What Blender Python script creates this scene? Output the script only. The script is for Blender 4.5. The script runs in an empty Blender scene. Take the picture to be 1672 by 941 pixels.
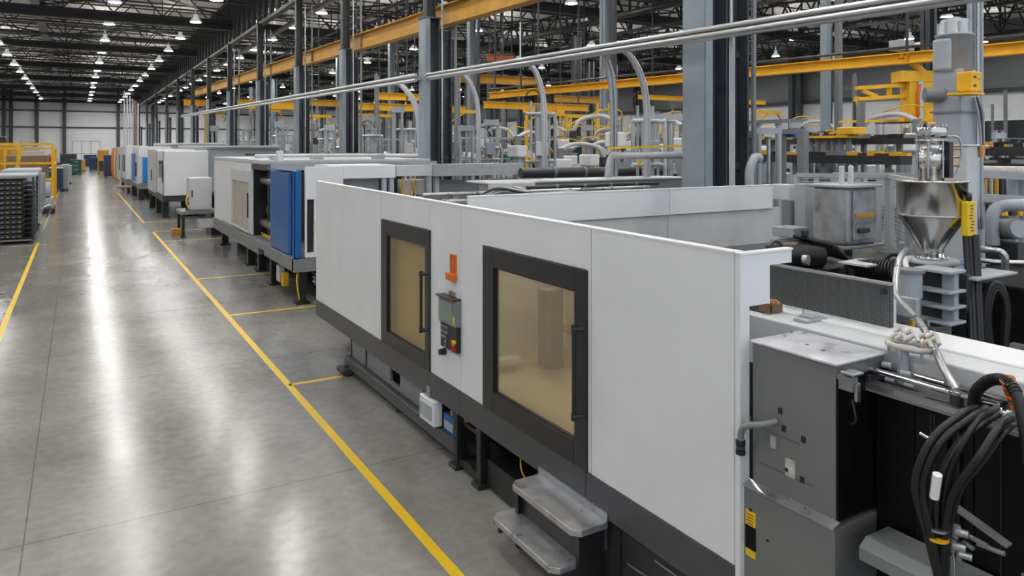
import bpy, bmesh, math, random
from mathutils import Vector, Matrix
random.seed(7)
S = bpy.context.scene
C = S.collection
# ------------------------------------------------------------------ camera, world, exposure
YAW = math.radians(30.68); SN, CS = math.sin(YAW), math.cos(YAW); FP = 1195.0; H = 3.4
cam_d = bpy.data.cameras.new('camera'); cam = bpy.data.objects.new('camera', cam_d); C.objects.link(cam)
cam.location = (0, 0, H); cam.rotation_euler = (math.pi/2, 0, -YAW)
cam_d.sensor_width = 36; cam_d.lens = 36*FP/1672; cam_d.shift_y = -(470.5-240)/1672; cam_d.clip_end = 400; cam_d.clip_start = .05
S.camera = cam
S.view_settings.view_transform = 'Standard'; S.view_settings.look = 'None'; S.view_settings.gamma = 1
S.view_settings.use_curve_mapping = False
S.view_settings.exposure = 0.88
LAMP = 105.0
w = bpy.data.worlds.new('world'); S.world = w; w.use_nodes = True
w.node_tree.nodes['Background'].inputs[0].default_value = (.80, .88, 1, 1)
w.node_tree.nodes['Background'].inputs[1].default_value = .55
S.cycles.max_bounces = 6; S.cycles.diffuse_bounces = 4; S.cycles.glossy_bounces = 3; S.cycles.transmission_bounces = 4
S.cycles.sample_clamp_indirect = 4; S.cycles.use_denoising = True; S.cycles.caustics_reflective = False; S.cycles.caustics_refractive = False

# ------------------------------------------------------------------ surveying helper: photo measurement + one known plane -> world point
def W(px, py=None, X=None, Y=None, Z=None, t=None):
    u = (px-836)/FP
    if X is not None: t = X/(SN+CS*u)
    elif Y is not None: t = Y/(CS-SN*u)
    elif Z is not None: t = (H-Z)*FP/(py-240)
    z = Z if Z is not None else (H-t*(py-240)/FP if py is not None else 0)
    return Vector((t*(SN+CS*u), t*(CS-SN*u), z))
def YX(px, X): return W(px, X=X).y
def XY(px, Y): return W(px, Y=Y).x

# ------------------------------------------------------------------ materials
M = {}
def mat(name, col, rough=.5, metal=0, noise=0, nscale=6, bump=0, bscale=40, rvar=0, spec=.5, emit=0, trans=0, alpha=1, coat=0):
    m = bpy.data.materials.new(name); m.use_nodes = True; nt = m.node_tree; N = nt.nodes; L = nt.links
    b = N['Principled BSDF']; c = (*col, 1)
    b.inputs['Base Color'].default_value = c; b.inputs['Roughness'].default_value = rough; b.inputs['Metallic'].default_value = metal
    b.inputs['Specular IOR Level'].default_value = spec; b.inputs['Transmission Weight'].default_value = trans
    b.inputs['Alpha'].default_value = alpha; b.inputs['Coat Weight'].default_value = coat
    if emit:
        b.inputs['Emission Color'].default_value = c; b.inputs['Emission Strength'].default_value = emit
    if noise or rvar or bump:
        tc = N.new('ShaderNodeTexCoord')
        n = N.new('ShaderNodeTexNoise'); n.inputs['Scale'].default_value = nscale; n.inputs['Detail'].default_value = 5
        L.new(tc.outputs['Object'], n.inputs['Vector'])
        if noise:
            r = N.new('ShaderNodeMapRange'); r.inputs[1].default_value = .3; r.inputs[2].default_value = .7
            r.inputs[3].default_value = 1-noise; r.inputs[4].default_value = 1+noise
            L.new(n.outputs['Fac'], r.inputs[0])
            mx = N.new('ShaderNodeMix'); mx.data_type = 'RGBA'; mx.blend_type = 'MULTIPLY'; mx.inputs[0].default_value = 1
            mx.inputs[6].default_value = c; L.new(r.outputs[0], mx.inputs[7]); L.new(mx.outputs[2], b.inputs['Base Color'])
        if rvar:
            r = N.new('ShaderNodeMapRange'); r.inputs[1].default_value = .3; r.inputs[2].default_value = .7
            r.inputs[3].default_value = max(.02, rough-rvar); r.inputs[4].default_value = rough+rvar
            L.new(n.outputs['Fac'], r.inputs[0]); L.new(r.outputs[0], b.inputs['Roughness'])
        if bump:
            n2 = N.new('ShaderNodeTexNoise'); n2.inputs['Scale'].default_value = bscale; L.new(tc.outputs['Object'], n2.inputs['Vector'])
            bp = N.new('ShaderNodeBump'); bp.inputs['Strength'].default_value = bump; bp.inputs['Distance'].default_value = .02
            L.new(n2.outputs['Fac'], bp.inputs['Height']); L.new(bp.outputs[0], b.inputs['Normal'])
    M[name] = m; return m
mat('white', (.72, .735, .755), .42, noise=.03, nscale=2)
mat('white_edge', (.85, .86, .87), .4)
mat('offwhite', (.55, .565, .58), .45, noise=.05)
mat('light_grey', (.36, .39, .42), .42, noise=.06)
mat('mid_grey', (.19, .20, .21), .42, noise=.05)
mat('cabinet_grey', (.20, .205, .21), .38, metal=.35, noise=.05, nscale=3)
mat('skirt', (.060, .062, .068), .42, noise=.05)
mat('charcoal', (.030, .031, .034), .4)
mat('black', (.012, .012, .013), .38)
mat('black_matte', (.005, .005, .006), .8, spec=.2)
mat('deep_black', (.0045, .0045, .005), .4, spec=.22)
mat('door_black', (.016, .016, .018), .35)
mat('rubber', (.007, .007, .008), .42, bump=.1, bscale=60)
mat('steel', (.45, .46, .47), .32, metal=.9, noise=.08, rvar=.08)
mat('brushed', (.70, .69, .67), .22, metal=1, noise=.05, nscale=3, rvar=.03)
mat('chrome', (.70, .70, .71), .12, metal=1)
mat('conduit', (.60, .61, .62), .35, metal=.75)
mat('worn_plate', (.68, .69, .74), .36, metal=.45, noise=.14, nscale=6, rvar=.12)
mat('yellow', (.80, .44, .008), .45, noise=.08, nscale=3)
mat('crane_yellow', (.50, .26, .02), .5, noise=.15, nscale=2)
mat('bright_yellow', (.80, .52, .01), .4)
mat('orange', (.68, .15, .01), .4)
mat('rust_orange', (.45, .12, .03), .5)
mat('blue', (.010, .105, .33), .35, noise=.04)
mat('sky_blue', (.01, .21, .62), .35)
mat('navy', (.012, .03, .085), .4, noise=.1)
mat('green', (.010, .07, .055), .4)
mat('copper', (.55, .27, .12), .3, metal=.8)
mat('bronze', (.20, .13, .07), .4, metal=.5)
mat('column_blue', (.24, .285, .315), .42, noise=.08, nscale=2)
mat('column_dark', (.05, .06, .07), .45, noise=.15, nscale=2)
mat('roof_steel', (.028, .029, .031), .5)
mat('wall_frame', (.055, .06, .07), .5)
mat('brown', (.22, .15, .10), .7, noise=.2)
mat('red', (.45, .02, .02), .4)
mat('beige', (.66, .60, .46), .6, noise=.06, nscale=2)
mat('inner_floor', (.42, .39, .33), .5, noise=.12, nscale=4)
mat('screen', (.20, .25, .22), .15)
mat('putty', (.50, .48, .44), .5, noise=.2, nscale=20)
mat('tread', (.50, .51, .54), .36, metal=.75, noise=.2, nscale=7, rvar=.12)
mat('faded_yellow', (.42, .33, .12), .5, noise=.2)
mat('worn_grey', (.34, .35, .36), .35, metal=.5, noise=.35, nscale=5, rvar=.1)
mat('acrylic_glow', (.80, .80, .78), .4, emit=.22)  # faint emission stands in for lamp light passing through the bell
mat('lamp_glow', (1, .985, .96), .5, emit=LAMP)
mat('led_green', (.2, .8, .3), .5, emit=1.5)
mat('window_glass', (.03, .035, .04), .05, spec=.8)

def nodes(name):
    m = bpy.data.materials.new(name); m.use_nodes = True; M[name] = m
    return m, m.node_tree.nodes, m.node_tree.links, m.node_tree.nodes['Principled BSDF']
# tan-tinted polycarbonate door pane
m, N, L, b = nodes('tan_pane')
tr = N.new('ShaderNodeBsdfTransparent'); tr.inputs[0].default_value = (.93, .85, .68, 1)
gl = N.new('ShaderNodeBsdfGlossy'); gl.inputs['Roughness'].default_value = .04
df = N.new('ShaderNodeBsdfDiffuse'); df.inputs[0].default_value = (.62, .55, .42, 1)
m1 = N.new('ShaderNodeMixShader'); m1.inputs[0].default_value = .20; L.new(tr.outputs[0], m1.inputs[1]); L.new(df.outputs[0], m1.inputs[2])
m2 = N.new('ShaderNodeMixShader'); m2.inputs[0].default_value = .04; L.new(m1.outputs[0], m2.inputs[1]); L.new(gl.outputs[0], m2.inputs[2])
L.new(m2.outputs[0], N['Material Output'].inputs[0])
# polished concrete floor
m, N, L, b = nodes('concrete')
tc = N.new('ShaderNodeTexCoord')
n1 = N.new('ShaderNodeTexNoise'); n1.inputs['Scale'].default_value = .55; n1.inputs['Detail'].default_value = 8; n1.inputs['Roughness'].default_value = .62
mp = N.new('ShaderNodeMapping'); mp.inputs['Scale'].default_value = (1, .8, 1); L.new(tc.outputs['Object'], mp.inputs[0]); L.new(mp.outputs[0], n1.inputs['Vector'])
cr = N.new('ShaderNodeValToRGB'); cr.color_ramp.elements[0].position = .3; cr.color_ramp.elements[0].color = (.165, .158, .143, 1)
cr.color_ramp.elements[1].position = .72; cr.color_ramp.elements[1].color = (.272, .265, .247, 1); L.new(n1.outputs['Fac'], cr.inputs[0])
n3 = N.new('ShaderNodeTexNoise'); n3.inputs['Scale'].default_value = 9; n3.inputs['Detail'].default_value = 6; L.new(tc.outputs['Object'], n3.inputs['Vector'])
r3 = N.new('ShaderNodeMapRange'); r3.inputs[1].default_value = .3; r3.inputs[2].default_value = .7; r3.inputs[3].default_value = .88; r3.inputs[4].default_value = 1.1
L.new(n3.outputs['Fac'], r3.inputs[0])
br = N.new('ShaderNodeTexBrick'); br.inputs['Scale'].default_value = 1; br.inputs['Brick Width'].default_value = 6.1; br.inputs['Row Height'].default_value = 4.6
br.offset = 0; br.inputs['Mortar Size'].default_value = .008; br.inputs['Mortar Smooth'].default_value = .3
br.inputs['Color1'].default_value = br.inputs['Color2'].default_value = (1, 1, 1, 1); br.inputs['Mortar'].default_value = (.55, .55, .55, 1)
L.new(tc.outputs['Object'], br.inputs['Vector'])
x1 = N.new('ShaderNodeMix'); x1.data_type = 'RGBA'; x1.blend_type = 'MULTIPLY'; x1.inputs[0].default_value = 1
L.new(cr.outputs[0], x1.inputs[6]); L.new(r3.outputs[0], x1.inputs[7])
x2 = N.new('ShaderNodeMix'); x2.data_type = 'RGBA'; x2.blend_type = 'MULTIPLY'; x2.inputs[0].default_value = 1
L.new(x1.outputs[2], x2.inputs[6]); L.new(br.outputs['Color'], x2.inputs[7]); L.new(x2.outputs[2], b.inputs['Base Color'])
rr = N.new('ShaderNodeMapRange'); rr.inputs[1].default_value = .3; rr.inputs[2].default_value = .7; rr.inputs[3].default_value = .175; rr.inputs[4].default_value = .25
L.new(n1.outputs['Fac'], rr.inputs[0]); L.new(rr.outputs[0], b.inputs['Roughness'])
mp2 = N.new('ShaderNodeMapping'); mp2.inputs['Scale'].default_value = (.6, 3.2, 1); L.new(tc.outputs['Object'], mp2.inputs[0])
n4 = N.new('ShaderNodeTexNoise'); n4.inputs['Scale'].default_value = 1.1; n4.inputs['Detail'].default_value = 4; L.new(mp2.outputs[0], n4.inputs['Vector'])
bp = N.new('ShaderNodeBump'); bp.inputs['Strength'].default_value = .025; bp.inputs['Distance'].default_value = .02
L.new(n4.outputs['Fac'], bp.inputs['Height']); L.new(bp.outputs[0], b.inputs['Normal'])
b.inputs['Specular IOR Level'].default_value = .55
# corrugated roof deck
m, N, L, b = nodes('roof_deck')
tc = N.new('ShaderNodeTexCoord'); wv = N.new('ShaderNodeTexWave'); wv.inputs['Scale'].default_value = 1.6; wv.bands_direction = 'Y'
L.new(tc.outputs['Object'], wv.inputs['Vector']); bp = N.new('ShaderNodeBump'); bp.inputs['Distance'].default_value = .1
L.new(wv.outputs['Fac'], bp.inputs['Height']); L.new(bp.outputs[0], b.inputs['Normal'])
b.inputs['Base Color'].default_value = (.74, .71, .66, 1); b.inputs['Roughness'].default_value = .8
# wall cladding
m, N, L, b = nodes('cladding')
tc = N.new('ShaderNodeTexCoord'); wv = N.new('ShaderNodeTexWave'); wv.inputs['Scale'].default_value = .9; wv.bands_direction = 'X'
L.new(tc.outputs['Object'], wv.inputs['Vector']); bp = N.new('ShaderNodeBump'); bp.inputs['Strength'].default_value = .3; bp.inputs['Distance'].default_value = .05
L.new(wv.outputs['Fac'], bp.inputs['Height']); L.new(bp.outputs[0], b.inputs['Normal'])
b.inputs['Base Color'].default_value = (.88, .89, .92, 1); b.inputs['Roughness'].default_value = .6
# woven guard mesh and pressed plate
def lattice(name, col, hole, sc, size, clear):
    m, N, L, b = nodes(name)
    b.inputs['Base Color'].default_value = (*col, 1); b.inputs['Metallic'].default_value = .6; b.inputs['Roughness'].default_value = .4
    tc = N.new('ShaderNodeTexCoord'); sx = N.new('ShaderNodeSeparateXYZ'); L.new(tc.outputs['Object'], sx.inputs[0])
    def wave(sock, off=0):
        a = N.new('ShaderNodeMath'); a.operation = 'MULTIPLY'; a.inputs[1].default_value = sc; L.new(sock, a.inputs[0])
        f = N.new('ShaderNodeMath'); f.operation = 'PINGPONG'; f.inputs[1].default_value = .5; L.new(a.outputs[0], f.inputs[0])
        g = N.new('ShaderNodeMath'); g.operation = 'LESS_THAN'; g.inputs[1].default_value = size; L.new(f.outputs[0], g.inputs[0]); return g
    ad = N.new('ShaderNodeMath'); ad.operation = 'ADD'; L.new(sx.outputs[0], ad.inputs[0]); L.new(sx.outputs[1], ad.inputs[1])
    g1 = wave(ad.outputs[0]); g2 = wave(sx.outputs[2])
    mx = N.new('ShaderNodeMath'); mx.operation = 'MAXIMUM'; L.new(g1.outputs[0], mx.inputs[0]); L.new(g2.outputs[0], mx.inputs[1])
    other = N.new('ShaderNodeBsdfTransparent') if clear else N.new('ShaderNodeBsdfDiffuse')
    if not clear: other.inputs[0].default_value = (*hole, 1)
    ms = N.new('ShaderNodeMixShader'); L.new(mx.outputs[0], ms.inputs[0]); L.new(other.outputs[0], ms.inputs[1]); L.new(b.outputs[0], ms.inputs[2])
    L.new(ms.outputs[0], N['Material Output'].inputs[0])
lattice('wire_mesh', (.6, .61, .62), (0, 0, 0), 22, .13, True)
lattice('perforated', (.15, .155, .16), (.03, .03, .03), 84, .19, False)

ORD = 'first second third fourth fifth sixth seventh eighth ninth tenth eleventh twelfth thirteenth fourteenth fifteenth sixteenth seventeenth eighteenth nineteenth twentieth'.split()
# ------------------------------------------------------------------ mesh builder
V = Vector
class MB:
    def __init__(s): s.v = []; s.f = []; s.sm = []
    def add(s, vs, fs, smooth=False):
        o = len(s.v); s.v += [tuple(p) for p in vs]; s.f += [tuple(i+o for i in f) for f in fs]; s.sm += [smooth]*len(fs); return s
    def box(s, x0, x1, y0, y1, z0, z1):
        x0, x1 = sorted((x0, x1)); y0, y1 = sorted((y0, y1)); z0, z1 = sorted((z0, z1))
        return s.add([(x, y, z) for z in (z0, z1) for y in (y0, y1) for x in (x0, x1)],
                     [(0, 2, 3, 1), (4, 5, 7, 6), (0, 1, 5, 4), (2, 6, 7, 3), (0, 4, 6, 2), (1, 3, 7, 5)])
    def bar(s, p0, p1, w, h=None, up=(0, 0, 1)):
        p0, p1 = V(p0), V(p1); h = h or w; d = (p1-p0).normalized(); up = V(up)
        if abs(d.dot(up)) > .98: up = V((0, 1, 0)) if abs(d.y) < .9 else V((1, 0, 0))
        a = d.cross(up).normalized()*w/2; b = a.cross(d).normalized()*h/2
        vs = [p+sa*a+sb*b for p in (p0, p1) for sa, sb in ((-1, -1), (1, -1), (1, 1), (-1, 1))]
        return s.add(vs, [(3, 2, 1, 0), (4, 5, 6, 7), (0, 1, 5, 4), (1, 2, 6, 5), (2, 3, 7, 6), (3, 0, 4, 7)])
    def cyl(s, p0, p1, r0, r1=None, n=16, smooth=True):
        p0, p1 = V(p0), V(p1); r1 = r0 if r1 is None else r1; d = (p1-p0).normalized()
        a = d.orthogonal().normalized(); b = d.cross(a)
        vs = [p+(a*math.cos(k*2*math.pi/n)+b*math.sin(k*2*math.pi/n))*r for p, r in ((p0, r0), (p1, r1)) for k in range(n)]
        s.add(vs, [(k, (k+1) % n, n+(k+1) % n, n+k) for k in range(n)], smooth)
        s.add(vs[:n], [tuple(range(n-1, -1, -1))]); s.add(vs[n:], [tuple(range(n))]); return s
    def lathe(s, c, prof, n=32, smooth=True):          # prof [(r, z)] about a vertical axis through c
        c = V(c); k = len(prof)
        vs = [(c.x+r*math.cos(j*2*math.pi/n), c.y+r*math.sin(j*2*math.pi/n), c.z+z) for r, z in prof for j in range(n)]
        s.add(vs, [(i*n+j, i*n+(j+1) % n, (i+1)*n+(j+1) % n, (i+1)*n+j) for i in range(k-1) for j in range(n)], smooth); return s
    def tube(s, pts, r, n=10, curve=True, seg=6, smooth=True):
        P = [V(p) for p in pts]
        if curve and len(P) > 2:
            Q = [2*P[0]-P[1]]+P+[2*P[-1]-P[-2]]; out = []
            for i in range(1, len(Q)-2):
                for k in range(seg):
                    t = k/seg; a, b_, c_, d_ = Q[i-1], Q[i], Q[i+1], Q[i+2]
                    out.append(.5*((2*b_)+(c_-a)*t+(2*a-5*b_+4*c_-d_)*t*t+(3*b_-a-3*c_+d_)*t**3))
            P = out+[Q[-2]]
        up = (P[1]-P[0]).orthogonal().normalized(); vs = []
        for i, p in enumerate(P):
            d = (P[min(i+1, len(P)-1)]-P[max(i-1, 0)]).normalized(); up = (up-d*up.dot(d)).normalized(); b = d.cross(up)
            vs += [p+(up*math.cos(k*2*math.pi/n)+b*math.sin(k*2*math.pi/n))*r for k in range(n)]
        m_ = len(P)
        s.add(vs, [(i*n+k, i*n+(k+1) % n, (i+1)*n+(k+1) % n, (i+1)*n+k) for i in range(m_-1) for k in range(n)], smooth)
        s.add(vs[:n], [tuple(range(n-1, -1, -1))]); s.add(vs[-n:], [tuple(range(n))]); return s
    def prism(s, poly, d):                              # polygon (3-D points) swept by vector d
        P = [V(p) for p in poly]; n = len(P); d = V(d)
        return s.add(P+[p+d for p in P], [tuple(range(n-1, -1, -1)), tuple(range(n, 2*n))]+[(k, (k+1) % n, n+(k+1) % n, n+k) for k in range(n)])
    def ring(s, x, y0, y1, z0, z1, th, b0, b1, t0, t1):  # a rectangular frame in the plane X=x with borders b0(y0) b1(y1) t0(bottom) t1(top)
        s.box(x, x+th, y0, y0+b0, z0, z1); s.box(x, x+th, y1-b1, y1, z0, z1)
        s.box(x, x+th, y0+b0, y1-b1, z0, z0+t0); s.box(x, x+th, y0+b0, y1-b1, z1-t1, z1); return s
    def build(s, name, m, parent=None, bevel=0, label=None):
        me = bpy.data.meshes.new(name); vs = [V(p) for p in s.v]
        if parent is None:
            xs = [p.x for p in vs]; ys = [p.y for p in vs]; zs = [p.z for p in vs]
            org = V(((min(xs)+max(xs))/2, (min(ys)+max(ys))/2, min(zs)))
        else:
            org = V((0, 0, 0)); q = parent
            while q is not None: org += q.location; q = q.parent
        me.from_pydata([p-org for p in vs], [], s.f); me.validate()
        bm = bmesh.new(); bm.from_mesh(me); bmesh.ops.recalc_face_normals(bm, faces=bm.faces); bm.to_mesh(me); bm.free()
        if len(me.polygons) == len(s.sm): me.polygons.foreach_set('use_smooth', s.sm)
        me.materials.append(M[m] if isinstance(m, str) else m)
        o = bpy.data.objects.new(name, me); C.objects.link(o)
        if parent is None: o.location = org
        else: o.parent = parent
        if bevel:
            b = o.modifiers.new('bevel', 'BEVEL'); b.width = bevel; b.segments = 2; b.limit_method = 'ANGLE'
        if label: o['label'] = label
        return o
def B(*a): return MB().box(*a)
def tag(o, label, cat, group=None, kind=None):
    if label: o['label'] = label
    if cat: o['category'] = cat
    if group: o['group'] = group
    if kind: o['kind'] = kind
    return o
def thing(name, label, cat, loc, group=None, kind=None):
    o = bpy.data.objects.new(name, None); C.objects.link(o); o.location = V(loc); o.empty_display_size = .1
    return tag(o, label, cat, group, kind)
def struct(name, mb, m, label=None):
    o = mb.build(name, m); o['kind'] = 'structure'
    if label: o['label'] = label
    return o
KIDS = {}
def dup(o, loc=None, rotz=None, label=None, group=None, parent=None):
    c = o.copy(); C.objects.link(c); c.parent = parent
    if loc is not None: c.location = V(loc)
    if rotz is not None: c.rotation_euler = (0, 0, rotz)
    if label: c['label'] = label
    if group: c['group'] = group
    for k in list(o.children): dup(k, parent=c)
    return c
# ------------------------------------------------------------------ the hall
XL, XR, YB, YF, ZR = -22.0, 70.0, -14.0, 167.0, 14.6
struct('floor', B(XL, XR, YB, YF, -.2, 0), 'concrete')
ceil = struct('ceiling', B(XL, XR, YB, YF, ZR, ZR+.1), 'roof_deck')
struct('wall_far', B(XL, XR, YF, YF+.2, 0, ZR), 'cladding')
struct('wall_left', B(XL-.2, XL, YB, YF, 0, ZR), 'cladding')
struct('wall_right', B(XR, XR+.2, YB, YF, 0, 8.4), 'cladding')
struct('wall_right_upper', B(XR, XR+.2, YB, YF, 8.4, ZR), 'mid_grey')
# painted walkway lines
def line(x0, x1, y0, y1, n): struct(n, B(x0, x1, y0, y1, .0, .003), 'bright_yellow')
line(2.54, 2.635, 2.0, 32.4, 'trim_1'); line(2.50, 2.59, 36.6, 62, 'trim_2')
line(-1.26, -1.165, 2.0, 31.0, 'trim_3'); struct('trim_4', B(-1.26, -1.19, 36, 66, 0, .003), 'faded_yellow')
for i, (y, x1) in enumerate(((10.6, 3.6), (15.6, 4.6), (20.3, 4.8), (29, 5.2), (32.6, 4.4), (36.8, 4.4))):
    line(2.59, x1, y-.04, y+.04, 'trim_%d' % (5+i))
struct('trim_11', B(-2.0, -.9, 30.1, 30.2, 0, .003), 'faded_yellow')
# framing of the far wall
mb = MB()
for z, h in ((13.3, .35), (10.4, .28), (7.2, .28), (12.1, .12)): mb.box(XL, XR, YF-.25, YF, z-h/2, z+h/2)
mb.box(XL, XR, YF-.06, YF, 0, .35)
struct('wall_far_frame', mb, 'wall_frame')
for i, px in enumerate((6, 18, 60, 105, 193, 250, 297, 345, 420, 500, 580, 660)):
    x = XY(px, YF-.4); mb = B(x-.3, x+.3, YF-.75, YF-.25, 0, ZR-.2)
    tag(mb.build('wall_column', 'wall_frame'), 'dark steel column standing against the white far end wall', 'column', 'columns of the far end wall', 'structure')
mb = MB(); mb.box(XR-.3, XR, YB, YF, 8.2, 8.6); mb.box(XR-.2, XR, YB, YF, 4.3, 4.5)
struct('wall_right_frame', mb, 'wall_frame')
for i in range(11):
    y = 12+14*i; tag(B(XR-.7, XR-.3, y-.25, y+.25, 0, ZR-.2).build('side_wall_column', 'wall_frame'), 'dark steel column against the white right-hand side wall', 'column', 'columns of the right-hand wall', 'structure')
# glazed office front on the right-hand wall
off = thing('office_front', 'white office front with a row of dark windows along the far side wall', 'office', (66, 22, 0))
B(65.5, 69.2, 10, 34.5, 0, 6.7).build('office_wall', 'white', off)
f0 = None
for k in range(4):
    y = 14.6+4.8*k
    fr_ = MB().ring(65.38, y, y+4.0, 3.5, 5.7, .12, .12, .12, .12, .12).build('office_window', 'white_edge', off)
    B(65.42, 65.46, y+.12, y+3.88, 3.62, 5.58).build('office_pane', 'window_glass', fr_)

# roof steel
def truss_x(y, zb, zt, x0, x1, pitch, cw=.10, ww=.055):
    mb = MB(); mb.box(x0, x1, y-cw, y+cw, zt-.1, zt); mb.box(x0, x1, y-cw, y+cw, zb, zb+.12)
    n = int((x1-x0)/pitch)
    for k in range(n):
        xa = x0+k*pitch; mb.bar((xa, y, zb+.05), (xa+pitch/2, y, zt-.05), ww); mb.bar((xa+pitch/2, y, zt-.05), (xa+pitch, y, zb+.05), ww)
        if k % 2: mb.bar((xa, y, zb), (xa, y, zt), ww*.8)
    return mb
def truss_y(x, zb, zt, y0, y1, pitch, cw=.12, ww=.07):
    mb = MB(); mb.box(x-cw, x+cw, y0, y1, zt-.15, zt); mb.box(x-cw, x+cw, y0, y1, zb, zb+.18)
    n = int((y1-y0)/pitch)
    for k in range(n):
        ya = y0+k*pitch; mb.bar((x, ya, zb+.05), (x, ya+pitch/2, zt-.05), ww); mb.bar((x, ya+pitch/2, zt-.05), (x, ya+pitch, zb+.05), ww)
        mb.bar((x, ya, zb), (x, ya, zt), ww)
    return mb
ZB, ZT = 12.5, 14.3
j0 = tag(truss_x(0, ZB, ZT, XL+.1, XR-.8, 3.0, .12, .085).build('roof_truss', 'roof_steel'), 'dark open-web steel joist spanning the hall under the roof deck', 'roof truss', 'cross joists under the roof', 'structure')
for k in range(1, 25):
    y = -7+7.0*k
    if abs((y-2) % 18) < .3: y += .6
    dup(j0, (j0.location.x, y, j0.location.z))
j0.location.y = -7
for k in range(10):
    y = 2.0+18*k+.5
    mb = MB(); mb.box(XL+.1, XR-.8, y-.22, y+.22, 11.9, 12.0); mb.box(XL+.1, XR-.8, y-.22, y+.22, 12.4, 12.5); mb.box(XL+.1, XR-.8, y-.05, y+.05, 12.0, 12.4)
    tag(mb.build('roof_girder', 'roof_steel'), 'heavy dark steel girder crossing the hall below the joists', 'roof girder', 'cross girders under the roof', 'structure')
for i, x in enumerate((-14.5, 9.75, 22, 34, 46, 58)):
    zb = 10.9 if i == 1 else 11.6
    tag(truss_y(x, zb, ZT, YB+.2, YF-1, 1.7 if i == 1 else 2.6, .17 if i == 1 else .12, .2 if i == 1 else .1).build('roof_truss', 'roof_steel'),
        ['dark lengthwise truss over the left part of the hall', 'deep dark lengthwise truss above the row of blue-grey columns'][i] if i < 2 else 'dark lengthwise truss over the bays to the right of the columns',
        'roof truss', None if i < 2 else 'lengthwise trusses of the right bays', 'structure')
# purlins straight under the deck
p0 = B(XL+.1, XR-.8, -.04, .04, ZR-.11, ZR-.02)
for k in range(60):
    if k == 0: pp = p0.build('purlin', 'roof_steel', ceil); pp.location.y = -12
    else: q = pp.copy(); C.objects.link(q); q.parent = ceil; q.location.y = -12+k*3.0
for i in range(9):     # roof cross bracing rods
    y = 20+16*i; mb = MB()
    for x in range(-20, 66, 12):
        mb.bar((x, y, 13.2), (x+12, y+14, 13.2), .11); mb.bar((x+12, y, 13.1), (x, y+14, 13.1), .11)
    tag(mb.build('roof_bracing', 'roof_steel'), 'criss-cross bracing rods between the roof joists', 'bracing', 'roof cross bracing', 'structure')
tag(B(-2.7, -2.2, 10, YF-1, 12.95, 13.3).build('air_duct', 'mid_grey'), 'long straight grey duct running lengthwise under the roof beside the aisle lamps', 'duct')
tag(MB().cyl((12.2, 8, 11.6), (12.2, YF-2, 11.6), .16).build('roof_pipe', 'mid_grey'), 'long round grey pipe hung lengthwise beside the deep roof truss', 'pipe')
tag(MB().cyl((16.5, 8, 12.0), (16.5, YF-2, 12.0), .11).build('roof_pipe', 'charcoal'), 'thin dark pipe hung lengthwise right of the deep roof truss', 'pipe')
tag(MB().cyl((28.5, 12, 11.4), (28.5, YF-2, 11.4), .22).build('roof_pipe', 'charcoal'), 'thick dark pipe hung lengthwise over the right bays', 'pipe')

# high bay lamps
lamp = thing('high_bay_lamp', 'x', 'lamp', (0, 0, 12))
MB().cyl((0, 0, 12.55), (0, 0, 14.6), .02, n=6).build('hanger', 'charcoal', lamp)
MB().lathe((0, 0, 12), [(.36, .02), (.38, .0), (.36, .05), (.30, .18), (.17, .32), (.14, .34), (.14, .56), (0, .58)], n=20).build('reflector', 'acrylic_glow', lamp)
MB().lathe((0, 0, 12), [(0, .015), (.34, .015), (.345, .03), (0, .03)], n=20).build('diffuser', 'lamp_glow', lamp)
MB().lathe((0, 0, 12), [(0, .600), (.19, .600), (.19, .585), (0, .585)], n=16).build('added_uplight', 'lamp_glow', lamp)  # unseen glowing disc, added to brighten the roof deck
MB().lathe((0, 0, 12), [(.26, .64), (.26, .575), (0, .575)], n=16).build('added_uplight_rim', 'mid_grey', lamp)  # cup that screens the added disc from below
rows = [(-12.5, 9.4, 3, 'above the leftmost bay'), (-5.7, 9.1, 1, 'left of the aisle'), (1.9, 9.1, 4, 'straight above the main aisle'), (7.0, 8.8, 2, 'just left of the deep truss'),
        (13.5, 6.9, 0.6, 'just right of the deep truss'), (19.5, 12, 5, 'second right of the columns'), (25.5, 12, 0, 'third right of the columns'), (31, 12, 6, 'fourth right of the columns'),
        (37.5, 12, 2, 'fifth right of the columns'), (43.5, 12, 7, 'sixth right of the columns'), (49.5, 12, 3, 'seventh right of the columns'), (57, 13, 8, 'outermost right of the columns'), (64, 14, 4, 'next to the right-hand wall')]
first = True
for x, dy, y0, lab in rows:
    y = y0-9 if dy < 10 else y0; seen = 0
    while y < 162:
        t_ = x*SN+y*CS; u_ = (x*CS-y*SN)/max(t_, .1)
        if t_ > 1 and 240-FP*8.6/t_ > 0 and abs(u_) < .7: seen += 1
        L_ = 'high bay lamp, %s in view of the row %s' % (ORD[seen-1], lab) if 0 < seen < 9 else ('distant' if seen else 'near')+' bell-shaped high bay lamp in the roof row '+lab
        if first: lamp.location = (x, y, 12); lamp['label'] = L_; lamp['group'] = 'high bay lamps '+lab; first = False; o = lamp
        else: o = dup(lamp, (x, y, 12), label=L_, group='high bay lamps '+lab)
        y += dy

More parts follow.
